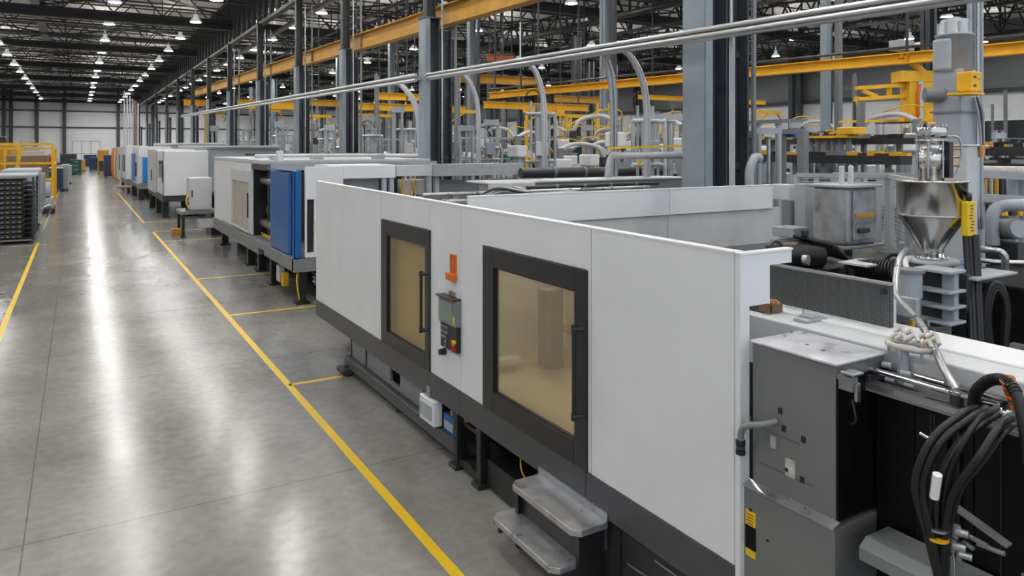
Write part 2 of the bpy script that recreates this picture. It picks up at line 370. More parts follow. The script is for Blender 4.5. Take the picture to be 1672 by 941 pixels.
# blue-grey columns along the machine row
XC = 9.5
for i, y in enumerate((9.35, 21.1, 29.5, 36.9, 46, 56.2, 66, 76, 88, 100, 114, 130, 148)):
    lab = ['thick blue-grey steel column nearest the camera with dark channels beside it', 'second blue-grey column, the one the pale pipe run breaks at', 'third blue-grey column from the camera with a yellow pipe on it', 'fourth blue-grey column from the camera',
           'fifth blue-grey column from the camera', 'sixth blue-grey column from the camera'][i] if i < 6 else 'far blue-grey column in the row along the machines'
    c = thing('steel_column', lab, 'column', (XC, y, 0), None if i < 6 else 'far columns of the row', 'structure')
    a = (.27, .25, .2)[min(i, 2)]; g0, g1 = ((.12, .56), (.10, .44), (.07, .30))[min(i, 2)]
    zc = 10.9 if i == 0 else 7.4
    mb = MB(); mb.box(XC-a, XC-a+.03, y-a, y+a, 0, zc)
    m3 = MB(); m3.box(XC+a-.03, XC+a, y-a, y+a, 0, zc); m3.box(XC-a+.03, XC+a-.03, y-.02, y+.02, 0, zc); m3.build('web', 'column_dark', c)  # web and far flange coloured darker, as the column's shaded side
    mb.box(XC-a, XC-a+.16, y-a-.02, y-a+.01, 0, zc)
    if i: B(XC-a-.03, XC+a+.03, y-a-.03, y+a+.03, 7.4, 7.45).build('cap_plate', 'column_dark', c); mb2 = MB(); mb2.box(XC-.16, XC-.13, y-.14, y+.14, 7.45, 10.9); mb2.box(XC-.13, XC+.13, y-.02, y+.02, 7.45, 10.9); mb2.box(XC+.13, XC+.16, y-.14, y+.14, 7.45, 10.9); mb2.build('upper_shaft', 'roof_steel', c)
    mb.build('shaft', 'column_blue', c)
    B(XC-a-.15, XC+a+.15, y-a-.15, y+a+.15, 0, .03).build('base_plate', 'column_dark', c)
    zr = 10.9 if i == 0 else 7.1; mb = MB(); mb.box(XC+a+g0, XC+a+g0+.04, y-a+.02, y+a, 0, zr); mb.box(XC+a+g1-.04, XC+a+g1, y-a+.02, y+a, 0, zr); mb.box(XC+a+g0+.04, XC+a+g1-.04, y-.02, y+.02, 0, zr)
    for z in (1, 3.0, 5.0, 6.8): mb.box(XC+a, XC+a+g1, y-.08, y+.08, z, z+.12)
    mb.build('rear_shaft', 'column_dark', c)
    if i < 6:
        MB().tube([(XC+a+.06, y-a-.02, .2), (XC+a+.06, y-a-.02, 10.5)], .035, 8, False).build('conduit', 'steel', c)
        MB().tube([(XC+a+g1+.1, y-a, .2), (XC+a+g1+.1, y-a, 10.5)], .045, 8, False).build('conduit', 'mid_grey', c)
# orange-yellow crane runway beam carried behind the columns
def ibeam(p0, p1, h, w, th=.03):
    p0, p1 = V(p0), V(p1); mb = MB(); z = V((0, 0, 1))
    mb.bar(p0+z*h/2, p1+z*h/2, w, th); mb.bar(p0-z*h/2, p1-z*h/2, w, th); mb.bar(p0, p1, th, h); return mb
tag(ibeam((10.15, 14.5, 7.46), (10.15, 80, 8.82), .62, .36).build('crane_runway_beam', 'crane_yellow'), 'long orange-yellow crane runway beam carried by the column row under the roof', 'crane beam')
# pale conduit run and its drops
def bundle(pts, r, offs, name, m, parent, curve=True):
    for dx, dz in offs: MB().tube([V(p)+V((dx, 0, dz)) for p in pts], r, 10, curve).build(name, m, parent)
pa = W(1700, -31, X=8.75); pb = W(700, 124.5, Y=20.78)
run = thing('conduit_run', 'bundle of pale steel conduits sloping across the upper right of the hall', 'conduit', pb)
bundle([pa, pb], .042, ((0, 0), (-.07, .05), (-.07, -.05), (0, -.09)), 'conduit', 'conduit', run, False)
MB().cyl(pb, pb+(pa-pb).normalized()*.1, .13).build('collar', 'steel', run)
q0 = W(684, 127, X=9.16); q1 = W(298, 190, X=9.12)
run2 = thing('conduit_run', 'pale conduit bundle continuing along the columns beyond the second column', 'conduit', q0)
bundle([q0, q1], .06, ((0, 0), (-.1, .08), (-.1, -.08)), 'conduit', 'conduit', run2, False)
def on_run(px):       # point on the near run at image column px
    best = min((abs(836+FP*((p.x*CS-p.y*SN)/(p.x*SN+p.y*CS))-px), i) for i, p in ((i, pa.lerp(pb, i/400)) for i in range(401)))
    return pa.lerp(pb, best[1]/400)
for i, (px, dx, zb, lab) in enumerate(((742, .75, 2.6, 'third from the near end'), (852, .62, 2.6, 'second from the near end'), (1000, .85, 2.6, 'nearest the camera'))):
    p = on_run(px); d = thing('conduit_drop', 'curved bundle of pale conduits dropping from the conduit run, '+lab, 'conduit', (p.x+dx, p.y, zb))
    for k in range(4):
        o = V((.06*(k % 2)-.03, .05*(k//2), 0)); r = .75+(.05*k)
        MB().tube([p+o+V((0, 0, -.03)), p+o+V((dx*.45, -.05, -.12)), p+o+V((dx*.85, -.05, -.6)), p+o+V((dx, -.05, -1.3)), V((p.x+dx, p.y-.05, zb))+o], .032, 8).build('conduit', 'conduit', d)
p = on_run(993); d = thing('conduit_drop', 'darker conduit pair dropping beside the nearest curved conduit bundle', 'conduit', (p.x+.35, p.y+.3, 2.6))
for k in range(2):
    o = V((.09*k, .3, 0)); MB().tube([p+o*.5, p+o+V((.15, 0, -.2)), p+o+V((.32, 0, -.8)), V((p.x+.35, p.y, 2.6))+o], .045, 8).build('conduit', 'steel', d)
for px, lab in ((630, 'beyond the second column'),):
    p = q0.lerp(q1, .02); p = W(632, 135, X=9.16); d = thing('conduit_drop', 'curved conduit bundle dropping from the pipe run '+lab, 'conduit', (p.x+1, p.y, 2.6))
    for k in range(3):
        o = V((.09*k, .05*k, 0)); MB().tube([p+o, p+o+V((.5, 0, -.1)), p+o+V((1, 0, -.8)), p+o+V((1.15, 0, -1.8)), V((p.x+1.15, p.y, 2.6))+o], .05, 8).build('conduit', 'conduit', d)
p = on_run(850); tag(MB().cyl(p, p+V((0, 0, .95)), .018, n=8).build('conduit_riser', 'conduit'), 'thin pale riser standing up from the conduit run', 'conduit')
p = on_run(1186); tag(MB().tube([p+V((.12, 0, 0)), (p.x+.12, p.y, 2.3)], .05, 10, False).build('conduit_drop', 'light_grey'), 'straight pale vertical pipe beside the nearest column', 'pipe')
p = W(1583, 8, X=9.2)
d = thing('riser_pipes', 'group of four vertical pipes behind the tall grey robot column', 'pipe', (p.x, p.y, 2.4))
for k, m_ in enumerate(('light_grey', 'mid_grey', 'steel', 'light_grey')): MB().tube([(p.x+.085*k, p.y, 2.4), (p.x+.085*k, p.y, 6.4)], .03, 8, False).build('riser', m_, d)
# ------------------------------------------------------------------ the big guarded machine beside the aisle
XM = 3.465
def ztop(y): return 2.745+.07*(y-3.16)/9.2
ys = {px: YX(px, XM) for px in (516, 558, 622, 700, 752, 788, 957, 965, 1200)}
MW = 1
m1 = thing('injection_molding_machine', 'long machine behind a white guard fence with two tan-windowed black doors', 'machine', (4.6, 7.7, 0))
def panel(ya, yb, z0, z1a, z1b, name='side_panel', x0=XM, x1=XM+.055, m_='white'):
    mb = MB().prism([(x0, ya, z0), (x0, yb, z0), (x0, yb, z1b), (x0, ya, z1a)], (x1-x0, 0, 0)); return mb.build(name, m_, m1, .003)
G = .006
def full(pa, pb): panel(ys[pb]+G, ys[pa]-G, .83, ztop(ys[pb]), ztop(ys[pa]))
full(516, 558); full(558, 622); full(700, 752); full(965, 1200)
panel(ys[700]+G, ys[622]-G, 2.45, ztop(ys[700]), ztop(ys[622]))
# panel round the second door: strip on the far side plus header
panel(ys[788]+.002, ys[752]-G, .83, 2.425, 2.425); panel(ys[965]+G, ys[752]-G, 2.425, ztop(ys[965]), ztop(ys[752])); panel(ys[965]+G, ys[957]-.002, .83, 2.425, 2.425)
# bright folded top edge
MB().prism([(XM-.004, ys[1200], ztop(ys[1200])), (XM+.075, ys[1200], ztop(ys[1200])), (XM+.075, ys[1200], ztop(ys[1200])+.012), (XM-.004, ys[1200], ztop(ys[1200])+.012)], (0, ys[516]-ys[1200], ztop(ys[516])-ztop(ys[1200]))).build('top_trim', 'white_edge', m1)
# skirt in four lengths
for a, b_ in ((516, 700), (700, 752), (752, 957), (957, 1200)):
    B(XM-.006, XM+.05, ys[b_]+.003, ys[a]-.003, .565, .826).build('skirt_panel', 'skirt', m1, .004)
B(XM+.05, XM+.12, ys[1200], ys[516], .70, .80).build('inner_rail', 'charcoal', m1)
def door(pa, pb, zt, g0, g1, gz0, gz1, hp, hz0, hz1):
    y1, y0 = YX(pa, XM-.02), YX(pb, XM-.02); x = XM-.022
    d = MB().ring(x, y0, y1, .832, zt, .07, YX(g1, x)-y0, y1-YX(g0, x), gz0-.832, zt-gz1).build('door', 'door_black', m1, .005)
    B(x+.045, x+.052, YX(g1, x)-.01, YX(g0, x)+.01, gz0-.01, gz1+.01).build('window_pane', 'tan_pane', d)
    MB().ring(x+.012, YX(g1, x)-.002, YX(g0, x)+.002, gz0-.002, gz1+.002, .03, .014, .014, .014, .014).build('window_seal', 'rubber', d)
    yh = YX(hp, x-.07); mb = MB()
    mb.cyl((x-.075, yh, hz0), (x-.075, yh, hz1), .017, n=14)
    for z in (hz0+.03, hz1-.03): mb.cyl((x-.095, yh, z), (x+.0, yh-.035, z), .02, n=12); mb.cyl((x-.075, yh, z-.03), (x-.075, yh, z+.03), .024, n=12)
    mb.build('door_handle', 'black', d); return d
door(622, 701, 2.449, 631, 693.5, 1.0, 2.262, 688, 1.28, 1.98)
door(788, 957, 2.422, 804.7, 937, 1.03, 2.240, 938, 1.24, 1.99)
# liner and platens seen through the panes
B(3.60, 3.62, ys[700]-.35, ys[622]+.4, .84, 2.5).build('liner_panel', 'beige', m1)
B(3.56, 5.8, 3.35, 12.2, .78, .84).build('inner_tray', 'inner_floor', m1)
B(5.3, 5.36, 3.3, 7.6, .84, 2.3).build('inner_back_panel', 'white', m1)
B(3.56, 3.80, 7.30, 7.36, .84, 2.5).build('inner_divider', 'beige', m1); B(3.80, 4.1, 7.6, 7.66, .84, 2.6).build('inner_divider', 'mid_grey', m1)
B(4.62, 4.85, 7.0, 7.2, .84, 1.75).build('platen', 'mid_grey', m1, .01); B(4.95, 5.25, 6.2, 6.8, .84, 2.1).build('platen', 'light_grey', m1, .01)
for z in (1.2, 1.8): MB().cyl((5.1, 4.6, z), (5.1, 7.6, z), .05).build('tie_bar', 'steel', m1)
MB().bar((3.72, 7.2, .97), (4.35, 7.2, .97), .16, .05).build('inner_ledge', 'offwhite', m1)
# cross wall and side return
yc = 7.75; xr = XY(1262, yc)
B(4.0, XY(1093, yc)-.006, yc, yc+.05, 2.44, 2.80).build('cross_panel', 'white', m1, .004); B(XY(1093, yc)+.006, xr, yc, yc+.05, 2.44, 2.80).build('cross_panel', 'white', m1, .004)
B(4.0, XY(1093, yc)-.006, yc+.03, yc+.08, .8, 2.44).build('cross_panel', 'offwhite', m1); B(XY(1093, yc)+.006, XY(1276, yc), yc+.03, yc+.08, .8, 2.45).build('cross_panel', 'offwhite', m1)
B(4.0, xr, yc-.005, yc+.055, 2.80, 2.815).build('top_trim', 'white_edge', m1)
MB().prism([(XM, 3.12, .5), (3.545, 3.12, .5), (3.545, 3.12, 2.42), (3.73, 3.12, 2.42), (3.73, 3.12, 2.66), (3.935, 3.12, 2.66), (3.935, 3.12, 2.742), (XM, 3.12, 2.742)], (0, .04, 0)).build('return_panel', 'white', m1)
B(XM-.004, 3.94, 3.112, 3.168, 2.742, 2.754).build('top_trim', 'white_edge', m1)
# understructure
yb0, yb1 = YX(745, 3.5), YX(571, 3.55)
B(3.47, 3.56, yb0, yb1, .10, .24).build('base_rail', 'skirt', m1, .006)
mb = MB(); yh0, yh1 = YX(653, 3.56), YX(637, 3.56)
mb.box(3.56, 3.60, YX(690, 3.56), yh0, .24, .56); mb.box(3.56, 3.60, yh1, yb1, .24, .56); mb.box(3.56, 3.60, yh0, yh1, .24, .30); mb.box(3.56, 3.60, yh0, yh1, .47, .56)
mb.build('base_panel', 'mid_grey', m1, .004)
for y in (yb1-.06, YX(597, 3.55)): B(3.545, 3.56, y-.02, y, .24, .56).build('panel_strip', 'charcoal', m1)
B(3.95, 5.6, 3.3, 12.0, .12, .72).build('base_body', 'black_matte', m1)  # matte black block filling the hollow, stands for shadow under the machine
for y in (yb0-.10, yb0-.62):
    mb = MB(); mb.box(3.44, 3.56, y-.04, y+.05, .03, .57); mb.box(3.40, 3.75, y-.08, y+.09, 0, .04); mb.build('leg', 'black', m1, .006)
MB().prism([(3.46, yb0-.58, .04), (3.46, yb0-.12, .04), (3.46, yb0-.16, .10), (3.46, yb0-.35, .14), (3.46, yb0-.54, .10)], (.1, 0, 0)).build('leg_brace', 'black', m1)
B(3.5, 3.56, yb0-.58, yb0-.12, .46, .5).build('leg_brace', 'black', m1)
mb = MB(); p = W(568, 612, Z=0); mb.box(p.x-.12, p.x+.14, p.y-.14, p.y+.16, 0.04, .11); mb.cyl((p.x, p.y, 0), (p.x, p.y, .05), .09); mb.cyl((p.x, p.y+.02, .1), (p.x, p.y+.02, .15), .05); mb.build('leveling_foot', 'charcoal', m1, .006)
y = YX(640, 3.45); MB().cyl((3.55, y, 0), (3.55, y, .11), .05).build('leveling_foot', 'charcoal', m1)
B(3.5, 3.95, YX(850, 3.5), YX(795, 3.5), .02, .30).build('pump_box', 'black', m1, .01)
B(3.52, 3.95, YX(1010, 3.5), YX(957, 3.5), 0, .56).build('base_panel', 'charcoal', m1)
B(3.50, 3.95, 3.18, YX(1015, 3.5), 0, .56).build('base_panel', 'charcoal', m1, .005)
for px in (985,): 
    y = YX(px, 3.49); mb = B(3.475, 3.5, y-.035, y+.03, .30, .47); mb.cyl((3.47, y, .30), (3.47, y, .47), .012, n=8); mb.build('hinge', 'steel', m1)
for a, b_ in (((3.48, 4.2, .33), (3.49, 3.6, .36)), ((3.48, 3.9, .5), (3.48, 3.65, .5))): MB().bar(a, b_, .012).build('latch', 'steel', m1)
# cables under the machine
ca = MB(); ca.tube([(3.6, yb0-.05, .55), (3.52, yb0-.16, .50), (3.55, yb0-.3, .53), (3.6, yb0-.5, .45)], .008, 6).build('wiring', 'yellow', m1)
ca = MB(); ca.tube([(3.6, 5.9, .56), (3.52, 5.75, .40), (3.6, 5.6, .25)], .008, 6); ca.build('wiring', 'yellow', m1)
# small things on the underside
e = thing('socket_box', 'small white electrical box with a grey flap hung under the fence', 'electrical box', W(696, 690, X=3.42))
y0, y1 = YX(708, 3.42), YX(685, 3.42); z0 = W(696, 690, X=3.42).z
B(3.42, 3.53, y0, y1, z0, z0+.28).build('housing', 'white', e, .01); B(3.405, 3.42, y0+.05, y1-.03, z0+.06, z0+.22).build('cover_flap', 'light_grey', e, .004)
B(3.44, 3.52, (y0+y1)/2-.04, (y0+y1)/2+.05, z0+.28, z0+.40).build('bracket', 'steel', e, .004)
y0, y1 = YX(742, 3.52), YX(724, 3.52); z0 = W(733, 712, X=3.52).z
e = thing('valve_block', 'small blue valve block under the machine beside the white box', 'valve', (3.56, (y0+y1)/2, z0))
B(3.52, 3.62, y0, y1, z0, z0+.22).build('body', 'blue', e, .01); MB().cyl((3.57, (y0+y1)/2, z0+.22), (3.57, (y0+y1)/2, z0+.28), .03).build('cap', 'copper', e); B(3.48, 3.6, y0-.02, y1+.06, z0-.03, z0).build('base_plate', 'putty', e)
B(3.513, 3.52, y0+.03, y1-.03, z0+.06, z0+.15).build('sticker', 'light_grey', e)
# control station between the doors
x = XM
def onp(px, py, xx=x): return W(px, py, X=xx)
e = thing('control_panel', 'grey control station with green-grey screen and button pad between the doors', 'control panel', onp(733, 565))
ya, yb = YX(746, x-.05), YX(719, x-.05); zc = 1.86
a = W(733, 487, X=x-.05).z; b1 = W(733, 530, X=x-.05).z; b2 = W(733, 572, X=x-.05).z
B(x-.075, x, ya, yb, b1, a+.0).build('screen_housing', 'mid_grey', e, .012)
B(x-.082, x-.072, ya+.055, yb-.02, b1+.03, a-.04).build('screen', 'screen', e)
B(x-.082, x-.072, ya+.012, ya+.04, b1+.03, b1+.12).build('warning_strip', 'bright_yellow', e); B(x-.082, x-.07, ya+.05, ya+.10, a-.037, a-.01).build('badge', 'orange', e)
B(x-.11, x, ya-.005, yb+.005, a, a+.018).build('hood', 'charcoal', e, .004)
B(x-.05, x, ya, yb, b2, b1-.005).build('button_plate', 'black', e, .008)
zz = b1-.03; 
for r in range(5):
    for c_ in range(4):
        if r < 3 or c_ > 1:
            yy = yb-.03-c_*.042 if r else yb-.03-c_*.045
            zq = zz-r*.052
            if c_ == 3 and r > 1: continue
            MB().box(x-.057, x-.05, yy-.024, yy, zq-.03, zq).build('button', 'steel' if r == 0 else 'light_grey', e, .003)
for z, m_ in ((b1-.16, 'bright_yellow'), (b2+.04, 'red')): MB().cyl((x-.05, ya+.04, z), (x-.085, ya+.04, z), .022, .026, 14).build('emergency_knob', m_, e)
MB().bar((x-.088, ya+.01, b1-.19), (x-.088, ya+.05, b1-.13), .015).build('selector', 'orange', e)
p = onp(727, 574); e = thing('push_button', 'round black knob on the white panel under the control station', 'knob', p)
MB().cyl(p, p+V((-.04, 0, 0)), .042, .036, 20).build('collar', 'charcoal', e); MB().cyl(p+V((-.04, 0, 0)), p+V((-.07, 0, 0)), .030, .034, 20).build('cap', 'black', e)
p = onp(740, 478); e = thing('key_switch', 'tiny steel key switch with orange tab above the control station', 'switch', p)
MB().cyl(p+V((0, .02, 0)), p+V((-.04, .02, 0)), .024, n=16).build('barrel', 'steel', e); B(p.x-.03, p.x, p.y-.05, p.y-.015, p.z-.012, p.z+.012).build('tab', 'orange', e)
y0, y1 = YX(746, x), YX(736, x); zt_ = onp(740, 415).z; zb_ = onp(740, 457).z
e = thing('document_holder', 'orange plastic bracket fixed on the white panel between the doors', 'holder', (x, (y0+y1)/2, zb_))
B(x-.02, x, y0+.0, y1-.02, zb_+.05, zt_).build('back_plate', 'orange', e, .003); B(x-.06, x, y0-.01, y1+.015, zb_, zb_+.075).build('pocket', 'orange', e, .006)
MB().ring(x-.026, y0+.01, y1-.03, zb_+.09, zt_-.01, .008, .012, .012, .012, .012).build('rib', 'rust_orange', e)
# step
e = thing('step_stool', 'two-tread machine step with scuffed aluminium treads and black frame', 'step', (3.25, 4.9, 0))
def tread(x0, x1, y0, y1, z, nm):
    ch = .06; mb = MB().prism([(x0+ch, y0, z), (x1, y0, z), (x1, y1, z), (x0+ch, y1, z), (x0, y1-ch, z), (x0, y0+ch, z)], (0, 0, -.05)); return mb.build(nm, 'tread', e, .004)
tread(3.15, 3.46, 4.40, 5.36, .555, 'upper_tread'); tread(3.0, 3.27, 4.46, 5.42, .29, 'lower_tread')
B(3.445, 3.46, 4.40, 5.36, .555, .62).build('back_rail', 'steel', e)
for y in (4.42, 5.30):
    B(3.20, 3.44, y, y+.045, 0, .505).build('side_frame', 'black', e, .003); B(3.03, 3.22, y+.01, y+.04, .17, .24).build('tread_bracket', 'black', e)
B(3.24, 3.27, 4.46, 5.30, .29, .50).build('riser_plate', 'black', e)
# ------------------------------------------------------------------ grey cabinet at the machine's near end
XA = 3.55; Y0, Y1 = 2.53, 3.10
c = thing('machine_cabinet', 'tall grey metal cabinet with scuffed silver top at the near end of the fence', 'cabinet', (3.77, 2.82, 0))
zt = 2.205; zm = W(1205, 787, X=3.5).z
B(XA, 3.99, Y0, Y1, zm+.02, zt).build('upper_body', 'cabinet_grey', c, .006)
B(XA-.012, 4.0, Y0-.012, Y1+.01, zt, zt+.014).build('top_plate', 'worn_plate', c, .003)
MB().box(XA-.05, 3.99, Y0-.03, Y1+.03, 0.0, zm).build('lower_body', 'cabinet_grey', c, .006)
MB().prism([(XA-.06, Y0-.03, zm), (XA-.06, Y0-.03, zm+.012), (XA, Y0-.03, zm+.03), (XA, Y0-.03, zm)], (0, Y1-Y0+.06, 0)).build('ledge', 'steel', c)
B(3.555, 3.99, Y0-.012, Y0, zm+.03, zt-.07).build('side_panel', 'deep_black', c)
def fx(px, py, xx=XA): return W(px, py, X=xx)
def dot(px, py, w_, h_, m_, name, xx=XA, th=.004):
    p = fx(px, py, xx); return B(xx-th, xx+.002, p.y-w_/2, p.y+w_/2, p.z-h_/2, p.z+h_/2).build(name, m_, c)
for px, py in ((1218, 577), (1280, 700), (1312, 718), (1310, 784), (1274, 671)): dot(px, py, .028, .035, 'black', 'slot')
dot(1223, 683, .02, .03, 'mid_grey', 'slot'); dot(1264, 722, .035, .07, 'light_grey', 'catch', th=.012); dot(1291, 765, .065, .10, 'putty', 'switch_plate', th=.008)
dot(1286, 767, .02, .02, 'black', 'slot', th=.011)
dot(1226, 849, .075, .105, 'bright_yellow', 'warning_sticker', XA-.05); dot(1226, 878, .075, .14, 'black_matte', 'opening', XA-.05, .006); dot(1226, 903, .075, .05, 'bright_yellow', 'warning_sticker', XA-.05)
for k in range(4): dot(1226, 841+k*5, .055-.01*(k % 2), .004, 'black', 'sticker_print', XA-.05, .0055)
dot(1226, 833, .018, .016, 'black', 'sticker_print', XA-.05, .0055)
for px, py in ((1221, 786), (1315, 832), (1209, 880), (1253, 883)): dot(px, py, .012, .012, 'black', 'screw', XA-.052 if py > 850 else XA-.02)
for (a, b_) in (((1222, 690), (1305, 725)), ((1240, 755), (1330, 795))):
    pa_, pb_ = fx(*a), fx(*b_); MB().bar(pa_+V((-.001, 0, 0)), pb_+V((-.001, 0, 0)), .002).build('panel_seam', 'charcoal', c)
# bent pipe stub on its face
p = fx(1268, 689); q = fx(1240, 735)
e = thing('pipe_stub', 'bent grey pipe stub with black coupling on the grey cabinet face', 'pipe', p)
MB().tube([p, p+V((-.08, .04, -.015)), p+V((-.12, .12, -.04)), p+V((-.12, .16, -.09)), p+V((-.12, .165, -.14))], .020, 14).build('pipe', 'mid_grey', e)
q = p+V((-.12, .165, -.12))
for k in range(3): MB().cyl(q+V((0, 0, -.02-.03*k)), q+V((0, 0, -.045-.03*k)), .029-.002*(k % 2), n=16).build('coupling', 'black' if k != 1 else 'charcoal', e)
for px, py in ((1345, 572), (1318, 563), (1281, 549), (1292, 543)):
    p = W(px, py, Z=zt+.014); 
    MB().cyl((p.x, p.y, zt+.0142), (p.x, p.y, zt+.0155), .011, n=10).build('top_hole', 'charcoal', c)
# latch bracket at the near end of the cabinet
e = thing('latch_bracket', 'grey clamp bracket fixed to the dark end of the cabinet', 'bracket', (3.75, Y0-.12, 1.9))
p = W(1385, 622, Y=Y0-.05)
B(p.x-.03, p.x+.03, Y0-.09, Y0-.0, p.z-.05, p.z+.03).build('body', 'mid_grey', e, .005); B(p.x-.04, p.x+.05, Y0-.11, Y0-.03, p.z+.04, p.z+.055).build('arm', 'steel', e, .004)
B(p.x-.01, p.x+.02, Y0-.11, Y0-.09, p.z-.10, p.z).build('latch', 'steel', e, .004); MB().tube([(p.x-.04, Y0-.1, p.z-.08), (p.x-.05, Y0-.13, p.z-.18), (p.x-.02, Y0-.08, p.z-.22)], .006, 6).build('wire', 'black', e)
# ------------------------------------------------------------------ long pale beam cover and perforated plate
bm_ = thing('beam_cover', 'long pale grey beam cover running past the grey cabinet', 'cover', (4.3, 2.5, 0))
B(4.02, 4.26, 1.2, 3.9, 1.9, 2.235).build('side_cover', 'offwhite', bm_, .01); B(4.265, 4.62, 1.2, 4.3, 1.9, 2.245).build('top_cover', 'white', bm_, .01)
B(4.06, 4.6, 1.2, 4.2, .1, 1.9).build('beam_body', 'black', bm_)
B(4.02, 4.62, .6, 1.19, 1.9, 2.26).build('end_cover', 'light_grey', bm_, .01)
pl = thing('perforated_plate', 'upright dark grey perforated plate standing behind the pale beam', 'plate', (4.47, 3.2, 2.245))
ya_, yb_ = YX(1456, 4.47), YX(1257, 4.47)
B(4.45, 4.49, ya_, yb_, 2.245, 2.515).build('sheet', 'perforated', pl); B(4.44, 4.50, ya_, yb_, 2.515, 2.528).build('top_edge', 'steel', pl)
MB().cyl((4.44, ya_+.04, 2.47), (4.455, ya_+.04, 2.47), .02).build('hole_rim', 'black', pl)
p = W(1241, 507, Z=2.24)
tag(B(p.x-.04, p.x+.12, p.y-.05, p.y+.2, 2.14, 2.30).build('end_block', 'charcoal', None, .006), 'small dark block where the pale beam meets the fence return', 'block')
p = W(1264, 512, Z=2.245); e = thing('bronze_bracket', 'small bronze bracket with fingers on the pale beam', 'bracket', p)
mb = B(p.x-.03, p.x+.09, p.y-.0, p.y+.012, p.z, p.z+.06); mb.box(p.x-.03, p.x-.018, p.y, p.y+.11, p.z, p.z+.06); mb.box(p.x+.078, p.x+.09, p.y, p.y+.11, p.z, p.z+.05); mb.build('base', 'bronze', e, .003)
for k in range(4): MB().tube([(p.x-.02+.03*k, p.y+.01, p.z+.06), (p.x-.02+.03*k, p.y+.05, p.z+.075), (p.x-.02+.03*k, p.y+.11, p.z+.066)], .006, 6).build('finger', 'copper', e)
p = W(1322, 524, Z=2.235); e = thing('mounting_plate', 'small notched grey metal plate lying on the pale beam', 'plate', p)
mb = B(p.x-.10, p.x+.12, p.y-.05, p.y+.05, p.z+.0, p.z+.022); mb.box(p.x-.04, p.x+.05, p.y-.04, p.y+.06, p.z+.022, p.z+.036); mb.build('plate', 'light_grey', e, .004); MB().cyl((p.x, p.y+.05, p.z+.036), (p.x, p.y+.05, p.z+.07), .006, n=8).build('pin', 'light_grey', e)
# guide rods, rail and black side of the unit
for k, (xx, zz_) in enumerate(((3.86, 2.14), (4.0, 2.13))):
    tag(MB().cyl((xx, 1.86, zz_), (xx, 2.62, zz_), .018, n=14).build('guide_rod', 'chrome'), ['front chrome rod running from the grey cabinet towards the hoses', 'rear chrome rod lying close beside the pale beam'][k], 'rod')
e = thing('slotted_rail', 'slotted aluminium rail along the top of the black side panels', 'rail', (3.84, 2, 2.05))
for k in range(4): B(3.80+.022*k, 3.815+.022*k, 0.9, 2.60, 2.05, 2.08).build('rib', 'steel', e)
B(3.80, 3.89, 0.9, 2.60, 2.035, 2.05).build('base', 'mid_grey', e)
for y in (2.5, 1.9, 1.3): B(3.80, 4.02, y, y+.05, 2.08, 2.12).build('rod_support', 'charcoal', e)
bk = thing('drive_housing', 'black ribbed side panels of the drive unit behind the hoses', 'housing', (3.95, 1.7, 0))
for a, b_, xx in ((2.28, 2.5, 3.87), (2.1, 2.27, 3.855), (1.98, 2.09, 3.875), (1.72, 1.97, 3.86), (1.2, 1.70, 3.875), (.5, 1.19, 3.87)): B(xx, 4.0, a, b_, .62, 2.035).build('side_panel', 'deep_black', bk, .004)
for y in (2.18, 2.16, 2.04, 1.84): B(3.852, 3.87, y, y+.008, .7, 2.0).build('panel_fold', 'black', bk)
B(3.92, 4.05, .5, 2.5, 0, .62).build('lower_panel', 'black_matte', bk)
p = W(1406, 885, X=3.6)
MB().prism([(3.58, .9, 1.20), (3.58, .9, 1.27), (3.64, .9, 1.31), (3.84, .9, 1.31), (3.84, .9, 1.20)], (0, p.y-.9, 0)).build('sill', 'mid_grey', bk, .004)
MB().prism([(3.84, 1.75, 1.30), (3.84, 1.25, .95), (3.84, 1.22, 1.0), (3.84, 1.75, 1.38)], (.03, 0, 0)).build('gusset', 'mid_grey', bk)
# hose bundle
hb = thing('hose_bundle', 'bundle of thick black hoses arching down in front of the black panels', 'hoses', W(1530, 900, X=3.6))
def P3(*a): return [W(px, py, X=xx) for px, py, xx in a]
for pts, r in (([(1594, 666, 3.80), (1570, 676, 3.66), (1520, 720, 3.5), (1494, 790, 3.45), (1510, 860, 3.5), (1530, 941, 3.55), (1536, 990, 3.55)], .0175),
               ([(1612, 668, 3.80), (1586, 682, 3.68), (1536, 722, 3.52), (1506, 790, 3.47), (1520, 870, 3.5), (1535, 941, 3.55), (1540, 990, 3.55)], .019),
               ([(1632, 674, 3.82), (1606, 692, 3.70), (1565, 725, 3.58), (1536, 780, 3.52), (1528, 850, 3.52), (1533, 930, 3.56), (1535, 990, 3.56)], .0165),
               ([(1628, 668, 3.82), (1604, 680, 3.72), (1575, 718, 3.6), (1548, 775, 3.55), (1540, 860, 3.55), (1540, 940, 3.57), (1541, 990, 3.57)], .019),
               ([(1650, 682, 3.78), (1632, 696, 3.66), (1600, 745, 3.54), (1560, 800, 3.52), (1545, 850, 3.53), (1538, 930, 3.56), (1538, 990, 3.56)], .0185),
               ([(1662, 690, 3.76), (1640, 708, 3.66), (1606, 755, 3.6), (1570, 800, 3.58), (1550, 870, 3.58), (1546, 940, 3.58)], .012)):
    MB().tube(P3(*pts), r, 12).build('hose', 'rubber', hb)
p = W(1530, 792, X=3.49); q = W(1527, 812, X=3.49); a_ = W(1533, 774, X=3.475)
MB().cyl(a_+V((-.012, 0, 0)), q+V((-.008, 0, -.0)), .021, n=14).build('white_tag', 'white_edge', hb)
for py in (861, 877): p = W(1532, py, X=3.53); MB().cyl(p, p+V((0, 0, -.012)), .047, n=18).build('hose_clamp', 'steel' if py == 861 else 'yellow', hb)
p = W(1502, 708, X=3.5); MB().cyl(p, p+V((0, -.05, -.012)), .008, n=10).build('pin', 'steel', hb)
